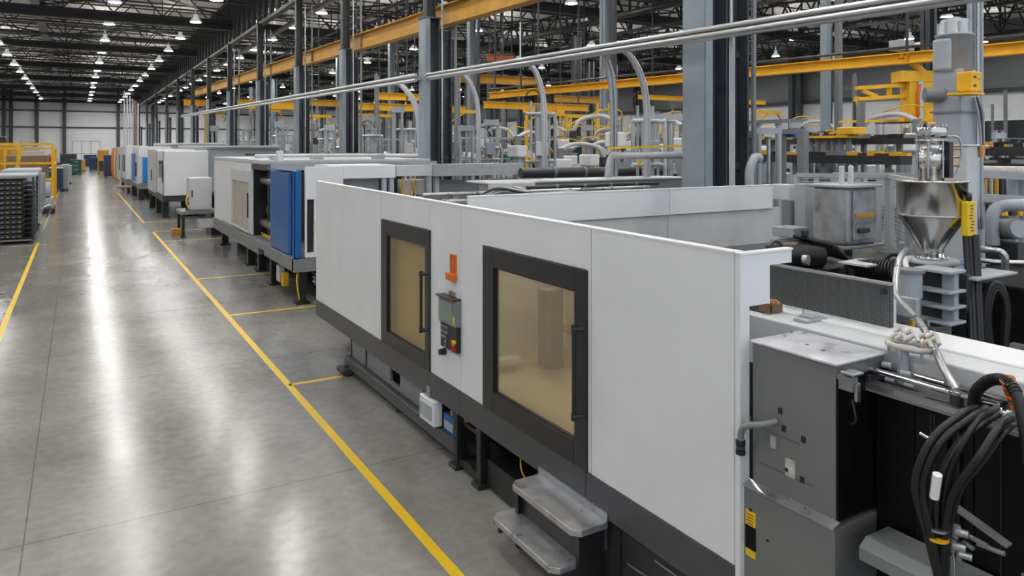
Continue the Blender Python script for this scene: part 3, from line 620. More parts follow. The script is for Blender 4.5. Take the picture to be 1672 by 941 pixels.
# fittings beside the hose bundle
fb = thing('fitting_cluster', 'cluster of small steel pipe fittings beside the lower hoses', 'fittings', W(1555, 900, X=3.62))
for px, py, r in ((1548, 858, .016), (1560, 868, .02), (1556, 890, .024), (1566, 905, .018)):
    p = W(px, py, X=3.62); MB().cyl(p, p+V((.02, -.05, .0)), r, n=10).build('nut', 'steel', fb); MB().cyl(p+V((0, 0, -.03)), p+V((0, 0, .03)), r*.7, n=10).build('tee', 'mid_grey', fb)
MB().tube(P3((1556, 900, 3.62), (1558, 930, 3.62), (1555, 980, 3.62)), .008, 8).build('tube', 'steel', fb)
for a, b_ in (((1575, 872), (1612, 892)), ((1572, 885), (1590, 897)), ((1596, 888), (1640, 905))): MB().cyl(W(*a, X=3.65), W(*b_, X=3.65), .012, n=10).build('tube', 'mid_grey', fb)
MB().bar(W(1552, 822, X=3.68), W(1648, 892, X=3.68), .05, .012).build('strut', 'mid_grey', fb)
# corrugated hose with orange band
co = thing('corrugated_hose', 'black corrugated hose loop with orange lashing at the right edge', 'hose', W(1590, 665, X=3.85))
pts = P3((1590, 662, 3.85), (1594, 640, 3.82), (1615, 622, 3.8), (1640, 622, 3.78), (1660, 645, 3.74), (1672, 700, 3.70), (1680, 760, 3.70))
MB().tube(pts, .024, 14).build('hose', 'rubber', co)
Q = [2*pts[0]-pts[1]]+pts+[2*pts[-1]-pts[-2]]
for i in range(1, 5):
    for k in range(7):
        t = k/7; a_, b2_, c_, d_ = Q[i-1], Q[i], Q[i+1], Q[i+2]; f = lambda t: .5*((2*b2_)+(c_-a_)*t+(2*a_-5*b2_+4*c_-d_)*t*t+(3*b2_-a_-3*c_+d_)*t**3)
        p = f(t); MB().cyl(p, f(t+.06), .029, n=14).build('rib', 'rubber', co)
for k in range(6): p = W(1645+k*3.2, 620+k*8, X=3.765); MB().cyl(p, p+V((.006, 0, -.010)), .034, n=14).build('lashing', 'orange' if k % 2 else 'copper', co)
fl = thing('hose_fittings', 'row of bright steel hose couplings at the right edge above the hoses', 'couplings', W(1650, 690, X=3.72))
for k in range(5): p = W(1604+k*15, 668+k*5, X=3.80+.015*k); MB().cyl(p, p+V((.02, -.055, -.005)), .021, n=8).build('coupling', 'steel' if k % 2 else 'charcoal', fl); MB().cyl(p+V((.02, -.055, 0)), p+V((.03, -.075, 0)), .026, n=6).build('nut', 'steel', fl)
# S-shaped steel feed pipe
fp = thing('feed_pipe', 'bent steel feed pipe curving from the hopper base down to the hose end', 'pipe', W(1562, 650, X=3.95))
pts = P3((1480, 408, 5.6), (1468, 425, 5.3), (1462, 470, 4.95), (1470, 492, 4.75), (1492, 515, 4.45), (1515, 548, 4.16), (1540, 600, 3.95), (1562, 638, 3.86))
MB().tube(pts, .021, 14).build('pipe', 'steel', fp)
for px, py, xx in ((1517, 552, 4.14), (1522, 562, 4.10)): p = W(px, py, X=xx); MB().cyl(p, p+V((-.01, -.015, -.01)), .030, n=14).build('band', 'copper', fp)
for px, py, xx in ((1554, 625, 3.89), (1562, 640, 3.86)): p = W(px, py, X=xx); MB().cyl(p, p+V((0, 0, -.012)), .036, n=14).build('flange', 'steel', fp)
p = W(1562, 650, X=3.86); MB().cyl(p+V((0, 0, .02)), p+V((0, 0, -.09)), .03, .036, 14).build('coupling', 'charcoal', fp); MB().cyl(p+V((-.02, .15, -.06)), p+V((.02, -.15, -.06)), .026, n=12).build('cross_tube', 'black', fp)
# lumpy grey manifold on the beam
mf = thing('valve_manifold', 'lumpy pale grey manifold ring on the side of the pale beam', 'manifold', W(1483, 600, X=3.98))
cx = W(1485, 565, X=4.04)
MB().tube([cx+V((.0+.10*math.cos(a)*.8, .12*math.sin(a), .0)) for a in [k*math.pi/6 for k in range(13)]], .017, 10).build('ring', 'putty', mf)
for k in range(9):
    a = k*.7; p = cx+V((.08*math.cos(a), .10*math.sin(a), .03+.012*(k % 3))); MB().tube([p, p+V((.02, -.03, .025)), p+V((.0, -.06, .0))], .012, 8).build('lobe', 'putty', mf)
for k in range(6):
    a = k*1.05; p = cx+V((.09*math.cos(a), .11*math.sin(a), -.01)); MB().cyl(p, p+V((0, 0, -.055)), .009, n=8).build('bolt', 'light_grey', mf)
MB().cyl(cx+V((-.06, 0, 0)), cx+V((-.06, 0, -.20)), .03, n=12).build('stem', 'light_grey', mf)
for k, (dy, dz) in enumerate(((-.05, -.14), (.06, -.12), (-.07, -.2), (.04, -.2))): p = cx+V((-.07, dy, dz)); MB().cyl(p, p+V((-.01, .05, 0)), .02, n=8).build('clamp', 'light_grey', mf)
# ------------------------------------------------------------------ hopper, loader, its base
hc = W(1521, 290, t=6.35); hx, hy = hc.x, hc.y
h = thing('material_hopper', 'shiny stainless cone hopper mounted above the injection unit', 'hopper', (hx, hy, 2.40))
zr = 3.4-6.35*54/FP; R = .272; zs = 3.4-6.35*(350-240)/FP; zb = 3.4-6.35*(408-240)/FP
MB().lathe((hx, hy, 0), [(0, zr-.004), (R*.96, zr), (R+.012, zr), (R+.014, zr-.014), (R, zr-.018), (R, zs), (R*.99, zs-.01), (.085, zb+.0), (.085, zb-.03)], 48).build('body', 'brushed', h)
MB().lathe((hx, hy, 0), [(R+.002, zs+.006), (R+.006, zs), (R-.001, zs-.012)], 48).build('weld_seam', 'steel', h)
MB().lathe((hx, hy, 0), [(.0, zb-.025), (.10, zb-.025), (.10, zb-.05), (.13, zb-.055), (.13, zb-.075), (0, zb-.075)], 32).build('neck', 'chrome', h)
MB().lathe((hx, hy, 0), [(.0, zb-.075), (.21, zb-.078), (.22, zb-.10), (.21, zb-.115), (0, zb-.115)], 36).build('slide_base', 'light_grey', h)
MB().lathe((hx, hy, 0), [(0, zb-.115), (.17, zb-.12), (.17, zb-.15), (0, zb-.15)], 36).build('flange', 'mid_grey', h)
MB().tube([(hx+R, hy-.05, zr-.03), (hx+R+.05, hy-.08, zr-.03), (hx+R+.07, hy-.1, zr-.09), (hx+R+.05, hy-.1, zr-.14)], .014, 8).build('sensor_cable', 'black', h)
MB().tube([(hx-.17, hy+.1, zb-.09), (hx-.30, hy+.05, zb-.08), (hx-.36, hy, zb-.14), (hx-.34, hy-.03, zb-.2)], .022, 10).build('vent_pipe', 'white', h)
ld = thing('vacuum_loader', 'slim stainless vacuum loader with chrome cap standing on the hopper', 'loader', (hx, hy, zr))
r0 = .135
MB().lathe((hx, hy, zr), [(0, -.01), (r0*.75, 0), (r0*.75, .10), (r0*.8, .10), (r0*.8, .26), (r0*.74, .26), (r0*.74, .33), (r0*.95, .335), (r0*.95, .35), (r0*.72, .35)], 28).build('lower_body', 'brushed', ld)
MB().lathe((hx, hy, zr), [(r0*.72, .35), (r0*.9, .355), (r0*.9, .45), (r0*.86, .46), (0, .462)], 28).build('cap', 'chrome', ld)
for k in range(6):
    a = k*math.pi/3+.3; MB().cyl((hx+r0*.85*math.cos(a), hy+r0*.85*math.sin(a), zr+.02), (hx+r0*.85*math.cos(a), hy+r0*.85*math.sin(a), zr+.35), .008, n=8).build('tie_rod', 'steel', ld)
    MB().cyl((hx+r0*.8*math.cos(a), hy+r0*.8*math.sin(a), zr+.46), (hx+r0*.8*math.cos(a), hy+r0*.8*math.sin(a), zr+.485), .014, n=8).build('cap_nut', 'steel', ld)
B(hx+.04, hx+.10, hy-.13, hy-.09, zr+.02, zr+.33).build('sight_strip', 'black', ld)
MB().tube([(hx+.08, hy-.08, zr+.38), (hx+.17, hy-.14, zr+.36), (hx+.19, hy-.15, zr+.2), (hx+.15, hy-.13, zr+.05)], .010, 8).build('air_line', 'steel', ld)
MB().lathe((hx, hy, zr), [(0, .462), (.03, .465), (.03, .5), (0, .5)], 14).build('port', 'copper', ld)
for z in (.13, .2, .27): MB().tube([(hx+.1, hy-.12, zr+z), (hx+.16, hy-.15, zr+z)], .012, 8, False).build('valve', 'copper', ld)
# barrel block below the hopper
bb = thing('feed_block', 'grey steel feed throat block of stacked flanges below the hopper', 'feed block', (hx, hy, 0))
B(hx-.2, hx+.25, hy-.2, hy+.25, 0, 1.62).build('pedestal', 'black', bb)
def bx(px0, px1, py0, py1, t, d, m_, name, bev=.006):      # a block facing the camera side: X/Y aligned, size from its outline at distance t
    a = W(px0, py1, t=t); b_ = W(px1, py0, t=t); z0, z1 = sorted((a.z, b_.z)); wd = (px1-px0)*t/FP
    cx_, cy_ = (a.x+b_.x)/2, (a.y+b_.y)/2
    return B(cx_-wd*.42, cx_+wd*.42, cy_-d*.5, cy_+d*.5, z0, z1).build(name, m_, bb, bev)
p = W(1487, 485, t=5.9); MB().cyl((p.x, p.y, p.z), (p.x, p.y, p.z+.20), .085, n=24).build('drive_drum', 'light_grey', bb); MB().cyl((p.x, p.y, p.z+.20), (p.x, p.y, p.z+.225), .105, n=24).build('drum_cap', 'mid_grey', bb)
for py in (438, 470, 495, 520): bx(1505, 1562, py, py+5, 5.9, .3, 'light_grey', 'flange')
bx(1543, 1560, 440, 524, 5.85, .1, 'light_grey', 'web'); bx(1510, 1542, 442, 520, 6.0, .2, 'charcoal', 'core')
bx(1562, 1578, 446, 640, 6.0, .12, 'charcoal', 'column'); bx(1478, 1540, 526, 640, 6.0, .3, 'mid_grey', 'lower_block'); bx(1466, 1480, 484, 515, 5.7, .25, 'light_grey', 'arm'); bx(1480, 1500, 487, 545, 5.8, .1, 'mid_grey', 'post')
for k in range(3): p = W(1490+12*k, 522, t=5.7); MB().cyl(p, p+V((0, 0, -.05)), .02, n=8).build('valve', 'yellow' if k == 0 else 'steel', bb)
tag(B(hx-.15, hx+.5, hy-.45, hy-.2, zb-.19, zb-.17).build('cover_plate', 'light_grey', None, .004), 'pale flat cover plate just in front of the hopper base', 'plate')
tag(MB().tube([(hx+.15, hy-.3, zb-.14), (hx+.25, hy-.1, zb-.12), (hx+.42, hy-.05, zb-.11)], .008, 6).build('air_hose', 'sky_blue'), 'thin blue air hose curling beside the hopper base', 'hose')
# ------------------------------------------------------------------ tall grey column with motor behind the hopper
tx = W(1558, 200, t=8.0); tx, ty = tx.x, tx.y
rc = thing('dryer_column', 'tall pale grey column topped by a fat motor drum behind the hopper', 'column', (tx, ty, 0))
def zt8(py): return 3.4-8.0*(py-240)/FP
B(tx-.15, tx+.15, ty-.15, ty+.15, 0, zt8(115)).build('square_column', 'light_grey', rc, .01)
MB().lathe((tx, ty, 0), [(0, zt8(120)), (.14, zt8(120)), (.175, zt8(118)), (.175, zt8(60)), (.185, zt8(60)), (.185, zt8(57)), (.16, zt8(55)), (.155, zt8(40)), (.14, zt8(38)), (.13, zt8(33)), (.06, zt8(32)), (.06, zt8(29)), (0, zt8(29))], 24).build('motor_drum', 'light_grey', rc)
B(tx-.19, tx-.02, ty-.06, ty+.14, zt8(117), zt8(64)).build('terminal_box', 'light_grey', rc, .03)
for k in range(8): a = k*math.pi/4; MB().box(tx+.155*math.cos(a)-.012, tx+.155*math.cos(a)+.012, ty+.155*math.sin(a)-.012, ty+.155*math.sin(a)+.012, zt8(55), zt8(38)).build('cap_rib', 'light_grey', rc)
for py in (185, 246): B(tx-.17, tx+.17, ty-.17, ty+.17, zt8(py), zt8(py-3)).build('joint_flange', 'mid_grey', rc)
MB().cyl((tx-.14, ty+.05, zt8(155)), (tx-.27, ty+.17, zt8(155)), .08, n=20).build('side_motor', 'mid_grey', rc)
for k in range(3): MB().tube([(tx+.05+.04*k, ty-.18, zt8(160)), (tx+.09+.05*k, ty-.2, zt8(185)), (tx+.14+.03*k, ty-.2, zt8(220)), (tx+.15+.03*k, ty-.2, zt8(240))], .014, 8).build('cable', 'light_grey' if k != 1 else 'charcoal', rc)
yb = thing('yellow_control_box', 'yellow control box with a wide shelf fixed high on the tall grey column', 'control box', W(1580, 150, t=7.8))
p = W(1580, 135, t=7.7)
B(p.x-.11, p.x+.09, p.y-.10, p.y+.06, p.z-.10, p.z+.11).build('housing', 'yellow', yb, .012); B(p.x-.22, p.x+.02, p.y-.16, p.y+.1, p.z-.14, p.z-.115).build('shelf', 'yellow', yb, .005)
for dz in (.05, -.04): B(p.x-.08, p.x-.03, p.y-.104, p.y-.1, p.z+dz-.012, p.z+dz+.012).build('marking', 'charcoal', yb)
B(p.x-.0, p.x+.05, p.y-.104, p.y-.1, p.z+.03, p.z+.036).build('marking', 'charcoal', yb)
MB().tube([(p.x+.09, p.y, p.z+.08), (p.x+.15, p.y, p.z+.05), (p.x+.16, p.y, p.z-.05), (p.x+.10, p.y, p.z-.08)], .012, 8).build('handle', 'yellow', yb)
bxp = W(1570, 270, t=7.2)
lb = thing('junction_cabinet', 'plain pale grey upright box beside the hopper with copper fitting', 'cabinet', (bxp.x, bxp.y, 0))
B(bxp.x-.09, bxp.x+.10, bxp.y-.1, bxp.y+.12, 0, bxp.z+.19).build('housing', 'offwhite', lb, .008); B(bxp.x-.105, bxp.x+.115, bxp.y-.115, bxp.y+.13, bxp.z+.19, bxp.z+.205).build('lid', 'white', lb)
MB().cyl((bxp.x+.12, bxp.y-.1, bxp.z+.17), (bxp.x+.24, bxp.y-.12, bxp.z+.18), .022, n=10).build('fitting', 'copper', lb); MB().cyl((bxp.x+.13, bxp.y-.12, bxp.z+.08), (bxp.x+.13, bxp.y-.12, bxp.z+.18), .03, n=10).build('fitting', 'copper', lb)
# yellow hand pendant
pp_ = W(1581, 357, t=6.1); pd = thing('teach_pendant', 'yellow pendant with black print hanging right of the hopper on black cables', 'pendant', W(1581, 385, t=6.1))
B(pp_.x-.06, pp_.x+.06, pp_.y-.03, pp_.y+.03, pp_.z-.145, pp_.z+.145).build('case', 'bright_yellow', pd, .01)
rnd = random.Random(3)
for k in range(9):
    zz_ = pp_.z+.11-.026*k; x0 = pp_.x-.04+rnd.random()*.03; B(x0, x0+.03+rnd.random()*.03, pp_.y-.0315, pp_.y-.03, zz_-.006, zz_+.003).build('key_print', 'black', pd)
for k in range(2): MB().tube([(pp_.x-.02+.04*k, pp_.y, pp_.z+.14), (pp_.x+.0+.02*k, pp_.y+.0, pp_.z+.2), (hx+R+.03, hy-.1, zr-.1)], .016, 8).build('strap', 'black', pd)
hg = thing('hanging_cables', 'four black cables hanging straight down under the yellow pendant', 'cables', W(1592, 580, t=5.8))
for k, (a, b_) in enumerate(((1576, 1588), (1582, 1594), (1590, 1601), (1594, 1606))):
    MB().tube([W(a, 384, t=6.1), W((a+b_)/2-1, 470, t=6.0), W(b_, 600, t=5.8)], .021, 10).build('cable', 'rubber', hg)
# ------------------------------------------------------------------ the machine row going away along the aisle
def legs(root, spots, z, m_='black', w_=.12, foot=.2):
    for x, y in spots:
        mb = B(x-w_/2, x+w_/2, y-w_/2, y+w_/2, .03, z); mb.box(x-foot/2, x+foot/2, y-foot/2, y+foot/2, 0, .035); mb.build('leg', m_, root)
# machine with the blue curved door
b = thing('molding_machine', 'machine with a bulging royal-blue door beside the white fence', 'machine', (7, 16.8, 0))
XB, YBf = 4.13, 15.9
yb1 = YX(441, XB); ymid = YX(472, XB-.1)
def ridge(y0, y1, x0, x1, z0, z1, nm):
    mb = MB().prism([(x1, y0, z0), (x0+.03, y0, z0), (x0, y0+.1, z0), (x0, y1-.55, z0), (x0+.10, y1, z0), (x1, y1, z0)], (0, 0, z1-z0)); return mb.build(nm, 'blue', b, .01)
ridge(YBf, ymid, XB-.13, XB+.02, 1.0, 2.86, 'door'); ridge(ymid+.02, yb1, XB-.10, XB+.02, 1.0, 2.82, 'door')
B(XB-.10, XB+.02, YBf, yb1, 2.86, 2.88).build('door_top', 'blue', b)
xe0 = XY(498, YBf); 
mb = MB(); xw0, xw1 = XY(501, YBf), XY(513, YBf); xb = XY(560, YBf); zt_ = 2.97
mb.box(xe0, xw0, YBf-.02, YBf+.06, 1.0, zt_); mb.box(xw0, xb, YBf-.02, YBf+.06, 2.26, zt_); mb.box(xw1, xb, YBf-.02, YBf+.06, 1.0, 2.26); mb.box(xw0, xw1, YBf-.02, YBf+.06, 1.0, 1.1)
mb.build('end_panel', 'white', b, .004)
B(xw0, xw1, YBf+.1, YBf+.12, 1.1, 2.26).build('end_window', 'charcoal', b)
B(xb, XY(646, YBf)-.01, YBf-.02, YBf+.05, 2.69, zt_+.01).build('top_beam', 'white', b, .006); B(xb-.3, XY(646, YBf), YBf+.05, YBf+1.2, 2.9, 2.99).build('roof_panel', 'white_edge', b)
B(XY(647, YBf), XY(706, YBf)-.01, YBf-.02, YBf+.1, 2.72, zt_+.0).build('top_beam', 'offwhite', b, .006); B(XY(706, YBf), XY(858, YBf-.2), YBf-.12, YBf+.2, 2.70, zt_+.02).build('top_beam', 'light_grey', b, .01)
for px in (628, 640, 702, 714, 800, 856): x = XY(px, YBf); B(x-.05, x+.05, YBf, YBf+.12, .98, 2.72).build('upright', 'light_grey', b)
B(XY(550, YBf), XY(626, YBf), YBf+.3, YBf+.33, 1.4, 2.7).build('inner_panel', 'light_grey', b); B(XY(716, YBf), XY(850, YBf), YBf+.15, YBf+.2, 1.0, 2.6).build('side_panel', 'mid_grey', b)
B(XY(650, YBf), XY(700, YBf), YBf+1.6, YBf+1.8, .9, 2.9).build('back_plate', 'black', b)
for k in range(2): x = XY(668+20*k, YBf+.3); B(x-.18, x+.1, YBf+.3, YBf+.6, 2.25, 2.62).build('core_block', 'putty', b, .02); MB().tube([(x-.2, YBf+.28, 2.3), (x-.23, YBf+.25, 2.5), (x-.18, YBf+.28, 2.66)], .02, 6).build('clamp', 'yellow', b)
for k in range(3): MB().tube([(XY(655, YBf+.3)+.05*k, YBf+.2, 2.0), (XY(655, YBf+.3)+.1*k, YBf+.15, 2.2), (XY(655, YBf+.3)+.12*k, YBf+.2, 2.35)], .015, 6).build('hose', 'yellow', b)
mb = MB(); mb.box(XB-.15, 9.2, YBf-.05, YBf+.15, .70, .98); mb.box(XB-.15, XB+.15, YBf, 18.8, .70, .98); mb.box(XB+.15, 9.2, YBf+.15, 18.8, .75, .9); mb.build('bed_frame', 'mid_grey', b, .01)
legs(b, [(XB+.05, YBf+.1), (XB+.05, 18.6), (6.2, YBf+.1), (8.8, YBf+.2)], .70, w_=.16, foot=.3)
B(5, 9, 16.4, 18.6, .05, .7).build('oil_tank', 'black_matte', b)
B(XB-.1, XB+.02, 17.4, 17.7, .25, .62).build('filter_box', 'putty', b, .01); B(XB-.08, XB+.04, 17.1, 17.3, .2, .5).build('valve', 'yellow', b)
for k in range(3): MB().tube([(XB+.3, YBf+.15, .65-.1*k), (XB+.5+.1*k, YBf-.05, .5-.08*k), (XB+.8, YBf+.1, .35)], .02, 6).build('hose', 'steel', b)
MB().tube([(XB-.05, YBf+.05, .7), (XB-.08, YBf, .5), (XB-.02, YBf+.02, .1)], .015, 6).build('cable', 'yellow', b)
MB().cyl((XB+.5, YBf+.05, .42), (XB+.5, YBf+.35, .42), .14).build('pump', 'mid_grey', b)
# machine with the open bay and tie bars
c = thing('molding_machine', 'white machine with an open black bay showing shiny tie bars', 'machine', (6, 23, 0))
XC_ = 4.2; ya, yb2, yc1, yc2 = YX(441, XC_), YX(411, XC_), YX(378, XC_), YX(350, XC_)
zc_t = 2.93; d0 = YX(409, XC_); d1 = YX(380, XC_)
mb = MB(); mb.box(XC_, XC_+.06, d0-.12, d0, .92, zc_t); mb.box(XC_, XC_+.06, d1, yc2, .92, zc_t); mb.box(XC_, XC_+.06, d0, d1, 2.72, zc_t); mb.build('side_panel', 'white', c, .005)
dd = MB().ring(XC_-.05, d0, d1, .95, 2.72, .06, .10, .16, .06, .34).build('door', 'offwhite', c, .005)
B(XC_-.02, XC_, d0+.10, d1-.16, 1.01, 2.38).build('door_window', 'inner_floor', dd); B(XC_-.02, XC_, d0+.1, d1-.16, 2.4, 2.66).build('vent', 'charcoal', dd)
B(XC_-.09, XC_-.05, d0+.03, d0+.07, 1.4, 2.1).build('door_handle', 'charcoal', dd)
B(XC_, XC_+.05, d0, d1, .95, 2.7).build('inner_panel', 'offwhite', c)
B(XC_, 8.8, ya-.1, ya-.02, 2.80, 3.0).build('top_beam', 'light_grey', c); B(XC_, 9.0, 19.9, yc2, 2.95, 3.05).build('roof_panel', 'offwhite', c, .01)
MB().tube([(4.3, 21.5, 3.14), (6.5, 21.2, 3.16), (8.9, 20.6, 3.14)], .05, 8).build('top_pipe', 'offwhite', c); MB().tube([(4.6, 24.5, 3.16), (8.9, 24.0, 3.16)], .04, 8, False).build('top_pipe', 'charcoal', c)
for x in (4.5, 5.6, 7.4): B(x, x+.3, 20.2, 20.6, 3.05, 3.18).build('roof_bracket', 'light_grey', c, .02)
B(4.45, 4.6, 19.4, 19.55, 3.0, 3.3).build('sensor_post', 'white', c, .02)
B(XC_, XC_+.06, ya, d0-.12, 2.78, zc_t).build('bay_header', 'charcoal', c)
B(XC_, XC_+.08, ya-.06, ya, .9, zc_t).build('bay_post', 'charcoal', c)
mb = MB(); mb.box(XC_+1.5, XC_+1.6, ya, d0, .9, 2.9); mb.box(XC_+.05, 8.6, d0-.1, d0-.05, .9, 2.9); mb.build('bay_lining', 'black', c)
for x, z in ((XC_+.35, 2.45), (XC_+.35, 1.25), (XC_+1.2, 2.45), (XC_+1.2, 1.25)): MB().cyl((x, ya-.3, z), (x, d0-.1, z), .12, n=20).build('tie_bar', 'steel', c)
MB().cyl((XC_+.6, 20.2, 1.6), (XC_+.6, 21.4, 1.6), .22, n=20).build('ejector_cylinder', 'steel', c)
for y in (19.3, 20.6, 21.9): B(XC_+.3, XC_+1.3, y, y+.22, 1.0, 2.7).build('platen', 'charcoal', c)
for k in range(4): MB().tube([(XC_+.1, ya+.2+.3*k, .98), (XC_+.05, ya+.3+.3*k, 1.1), (XC_+.15, ya+.45+.3*k, .98)], .014, 6).build('fitting', 'yellow', c)
mb = MB(); mb.box(XC_-.1, 9, 18.9, 20.3, .74, .90); mb.box(XC_-.05, 9, 20.3, yc2, .70, .9); mb.box(XC_-.05, XC_+.1, 20.3, yc2, .52, .7); mb.build('bed_frame', 'mid_grey', c, .01)
mb = MB().prism([(XC_-.02, yc2-.2, .92), (XC_-.02, yc2-1.7, .92), (XC_-.02, yc2-1.6, .66), (XC_-.02, yc2-.3, .66)], (.06, 0, 0)); mb.build('chute', 'offwhite', c)
legs(c, [(4.35, 20.8), (4.3, 22.0), (4.4, 27.0), (7, 20.8), (8.8, 20.5)], .72, w_=.2, foot=.34)
B(4.9, 9, 20.6, 27.5, .05, .7).build('oil_tank', 'black_matte', c)
# grey switch cabinet standing on its frame further on
k_ = thing('switch_cabinet', 'pale grey switch cabinet on a black stand in front of the white cube machine', 'cabinet', (4.0, 30.2, 0))
B(3.62, 4.42, 30, 30.9, 1.0, 2.22).build('housing', 'offwhite', k_, .02); B(3.7, 4.34, 29.985, 30, 1.06, 2.16).build('door', 'offwhite', k_)
B(3.70, 3.74, 29.95, 29.99, 1.5, 1.75).build('handle', 'charcoal', k_); B(3.3, 4.6, 29.8, 31.4, .86, .98).build('stand_top', 'mid_grey', k_)
legs(k_, [(3.4, 29.9), (4.5, 29.9), (3.4, 31.3), (4.5, 31.3), (4.75, 30)], .86, w_=.1)
B(3.9, 4.5, 29.85, 30.3, .32, .68).build('lower_box', 'offwhite', k_, .01); B(4.4, 5.1, 30, 31.5, .0, .9).build('side_pedestal', 'black', k_)
for k in range(3): MB().tube([(3.6, 30, 1.7-.2*k), (3.5, 29.9, 1.3-.15*k), (3.7, 29.95, .95)], .02, 6).build('cable', ('yellow', 'charcoal', 'charcoal')[k], k_)
tag(B(3.1, 3.45, 30.8, 31.2, 0, .24).build('floor_box', 'crane_yellow', None, .02), 'small ochre box on the floor beside the black stand', 'box')
# white cube machine and its long grey half
d = thing('molding_machine', 'boxy white machine with a small door window, standing on black legs', 'machine', (4.5, 41, 0))
B(3.5, 5.45, 38, 41.8, 1.08, 3.22).build('front_body', 'white', d, .04); B(3.42, 5.3, 41.85, 46.5, 1.0, 3.28).build('rear_body', 'offwhite', d, .04)
B(3.46, 3.52, 38.6, 40.4, 1.9, 2.75).build('door_window', 'window_glass', d); B(3.44, 3.5, 38.3, 38.4, 1.7, 2.5).build('door_handle', 'charcoal', d)
for y in (38.45, 41.6): B(3.485, 3.5, y, y+.03, 1.1, 3.2).build('door_seam', 'charcoal', d)
B(3.38, 3.5, 43.6, 43.7, 1.6, 2.2).build('door_handle', 'charcoal', d)
B(3.45, 5.4, 38.05, 46.4, .80, 1.06).build('bed_frame', 'charcoal', d)
legs(d, [(3.6, 38.6), (5.2, 38.6), (3.6, 45.5), (3.6, 41.7)], .8, w_=.28, foot=.4); B(5.0, 7.2, 39, 45, .05, .8).build('oil_tank', 'black_matte', d)
B(5.46, 9.0, 38.6, 43, 1.2, 3.30).build('long_body', 'light_grey', d, .02); B(5.46, 9.0, 38.5, 43.1, 3.30, 3.36).build('roof_panel', 'offwhite', d)
for k in range(3): MB().cyl((4.4, 38.6+1.2*k, 3.36+.03), (8.8, 38.3+1.4*k, 3.40), .07).build('top_pipe', 'light_grey', d)
# blue and white machine
e = thing('molding_machine', 'smaller white machine with bright blue lower door panels down the aisle', 'machine', (4.2, 54, 0))
B(3.3, 5.2, 52, 58, 2.72, 3.42).build('upper_body', 'white', e, .03); B(3.55, 5.2, 52, 58, 1.12, 2.72).build('front_panel', 'sky_blue', e, .02)
B(3.26, 3.54, 52.02, 58, 1.0, 2.71).build('side_body', 'offwhite', e); B(3.22, 3.27, 54.3, 57.6, 1.15, 2.95).build('door', 'sky_blue', e); B(3.2, 3.26, 52.9, 53.5, 1.5, 2.4).build('control_screen', 'charcoal', e)
B(3.3, 5.2, 52, 58, .72, 1.1).build('bed_frame', 'mid_grey', e); legs(e, [(3.5, 52.3), (3.4, 57.5), (4.9, 52.5)], .74, w_=.32, foot=.4); B(4, 5.2, 53, 57, .05, .72).build('oil_tank', 'black_matte', e)
B(5.25, 9, 52.5, 57, 1.2, 3.4).build('long_body', 'offwhite', e); MB().cyl((4.2, 52.5, 3.52), (8.6, 52.5, 3.56), .12).build('top_pipe', 'light_grey', e)
f = thing('molding_machine', 'narrow plain white machine just beyond the blue and white one', 'machine', (4.2, 64, 0))
B(3.1, 4.6, 62, 66.4, .95, 3.5).build('front_body', 'white', f, .04); B(3.0, 4.6, 66.5, 71, .9, 3.4).build('rear_body', 'offwhite', f, .04)
for y in (63.2, 65.2, 68.5): B(3.04 if y < 66 else 2.95, 3.1, y, y+.08, 1.5, 2.8).build('door_handle', 'charcoal', f)
B(3.15, 4.6, 62, 71, .55, .95).build('bed_frame', 'mid_grey', f); legs(f, [(3.3, 62.4), (4.4, 62.4), (3.3, 70)], .56, w_=.2); B(2.5, 3.6, 59.6, 61.8, .42, .52).build('pallet_shelf', 'brown', f)
g = thing('hose_carousel', 'machine end wrapped in looping orange and cream hoses far down the aisle', 'hoses', (3.2, 80, 0))
B(3.2, 4.2, 79.5, 84, 0, 3.4).build('housing', 'offwhite', g, .05)
for k in range(4): MB().tube([(3.25-.1*k, 79.3, 3.3), (3.12-.1*k, 79.2, 2.8), (3.1-.1*k, 79.1, 1.2), (3.2-.06*k, 79.3, .35), (3.5, 79.6, .2)], .07, 8).build('hose', ('crane_yellow', 'offwhite', 'crane_yellow', 'orange')[k], g)
for i, (x, y, zz_, m_, lab) in enumerate(((2.7, 92, 2.5, 'navy', 'dark teal cabinet far down the right side of the aisle'), (2.35, 104, 3.0, 'crane_yellow', 'ochre cage unit far down the right side of the aisle'), (1.6, 118, 1.9, 'navy', 'dark blue box near the far end of the aisle'))):
    t_ = thing('far_cabinet', lab, 'cabinet', (x, y, 0)); B(x-.2, x+1.0, y, y+3, .15, zz_).build('housing', m_, t_, .03); B(x-.1, x+.9, y-.02, y, .4, zz_*.55).build('door', 'charcoal', t_); legs(t_, [(x-.1, y+.1), (x+.9, y+.1)], .15)
t_ = thing('railing', 'thin yellow and white railing frame at the far end of the aisle', 'railing', (1.2, 150, 0))
mb = MB()
for x in (-.8, .6, 2, 3.4): mb.bar((x, 150, 0), (x, 150, 4.4), .12)
for z in (2.2, 4.4): mb.bar((-.8, 150, z), (3.4, 150, z), .12)
mb.build('rails', 'light_grey', t_); B(.9, 2.9, 149.6, 151.5, 0, 2.0).build('crate', 'navy', t_)
for i, x in enumerate((-1.2, -4.1, -3.4)):
    t_ = thing('fire_extinguisher', ['red cylinder at the far right end of the aisle', 'red cylinder at the far left end of the aisle', 'second red cylinder beside it at the far left end'][i], 'extinguisher', (x, 148, 0))
    MB().lathe((x, 148, 0), [(0, 0), (.35, 0), (.35, 1.5), (.2, 1.8), (.1, 1.9), (0, 1.9)], 12).build('tank', 'red', t_); MB().cyl((x, 148, 1.9), (x, 148, 2.2), .08).build('valve', 'charcoal', t_)
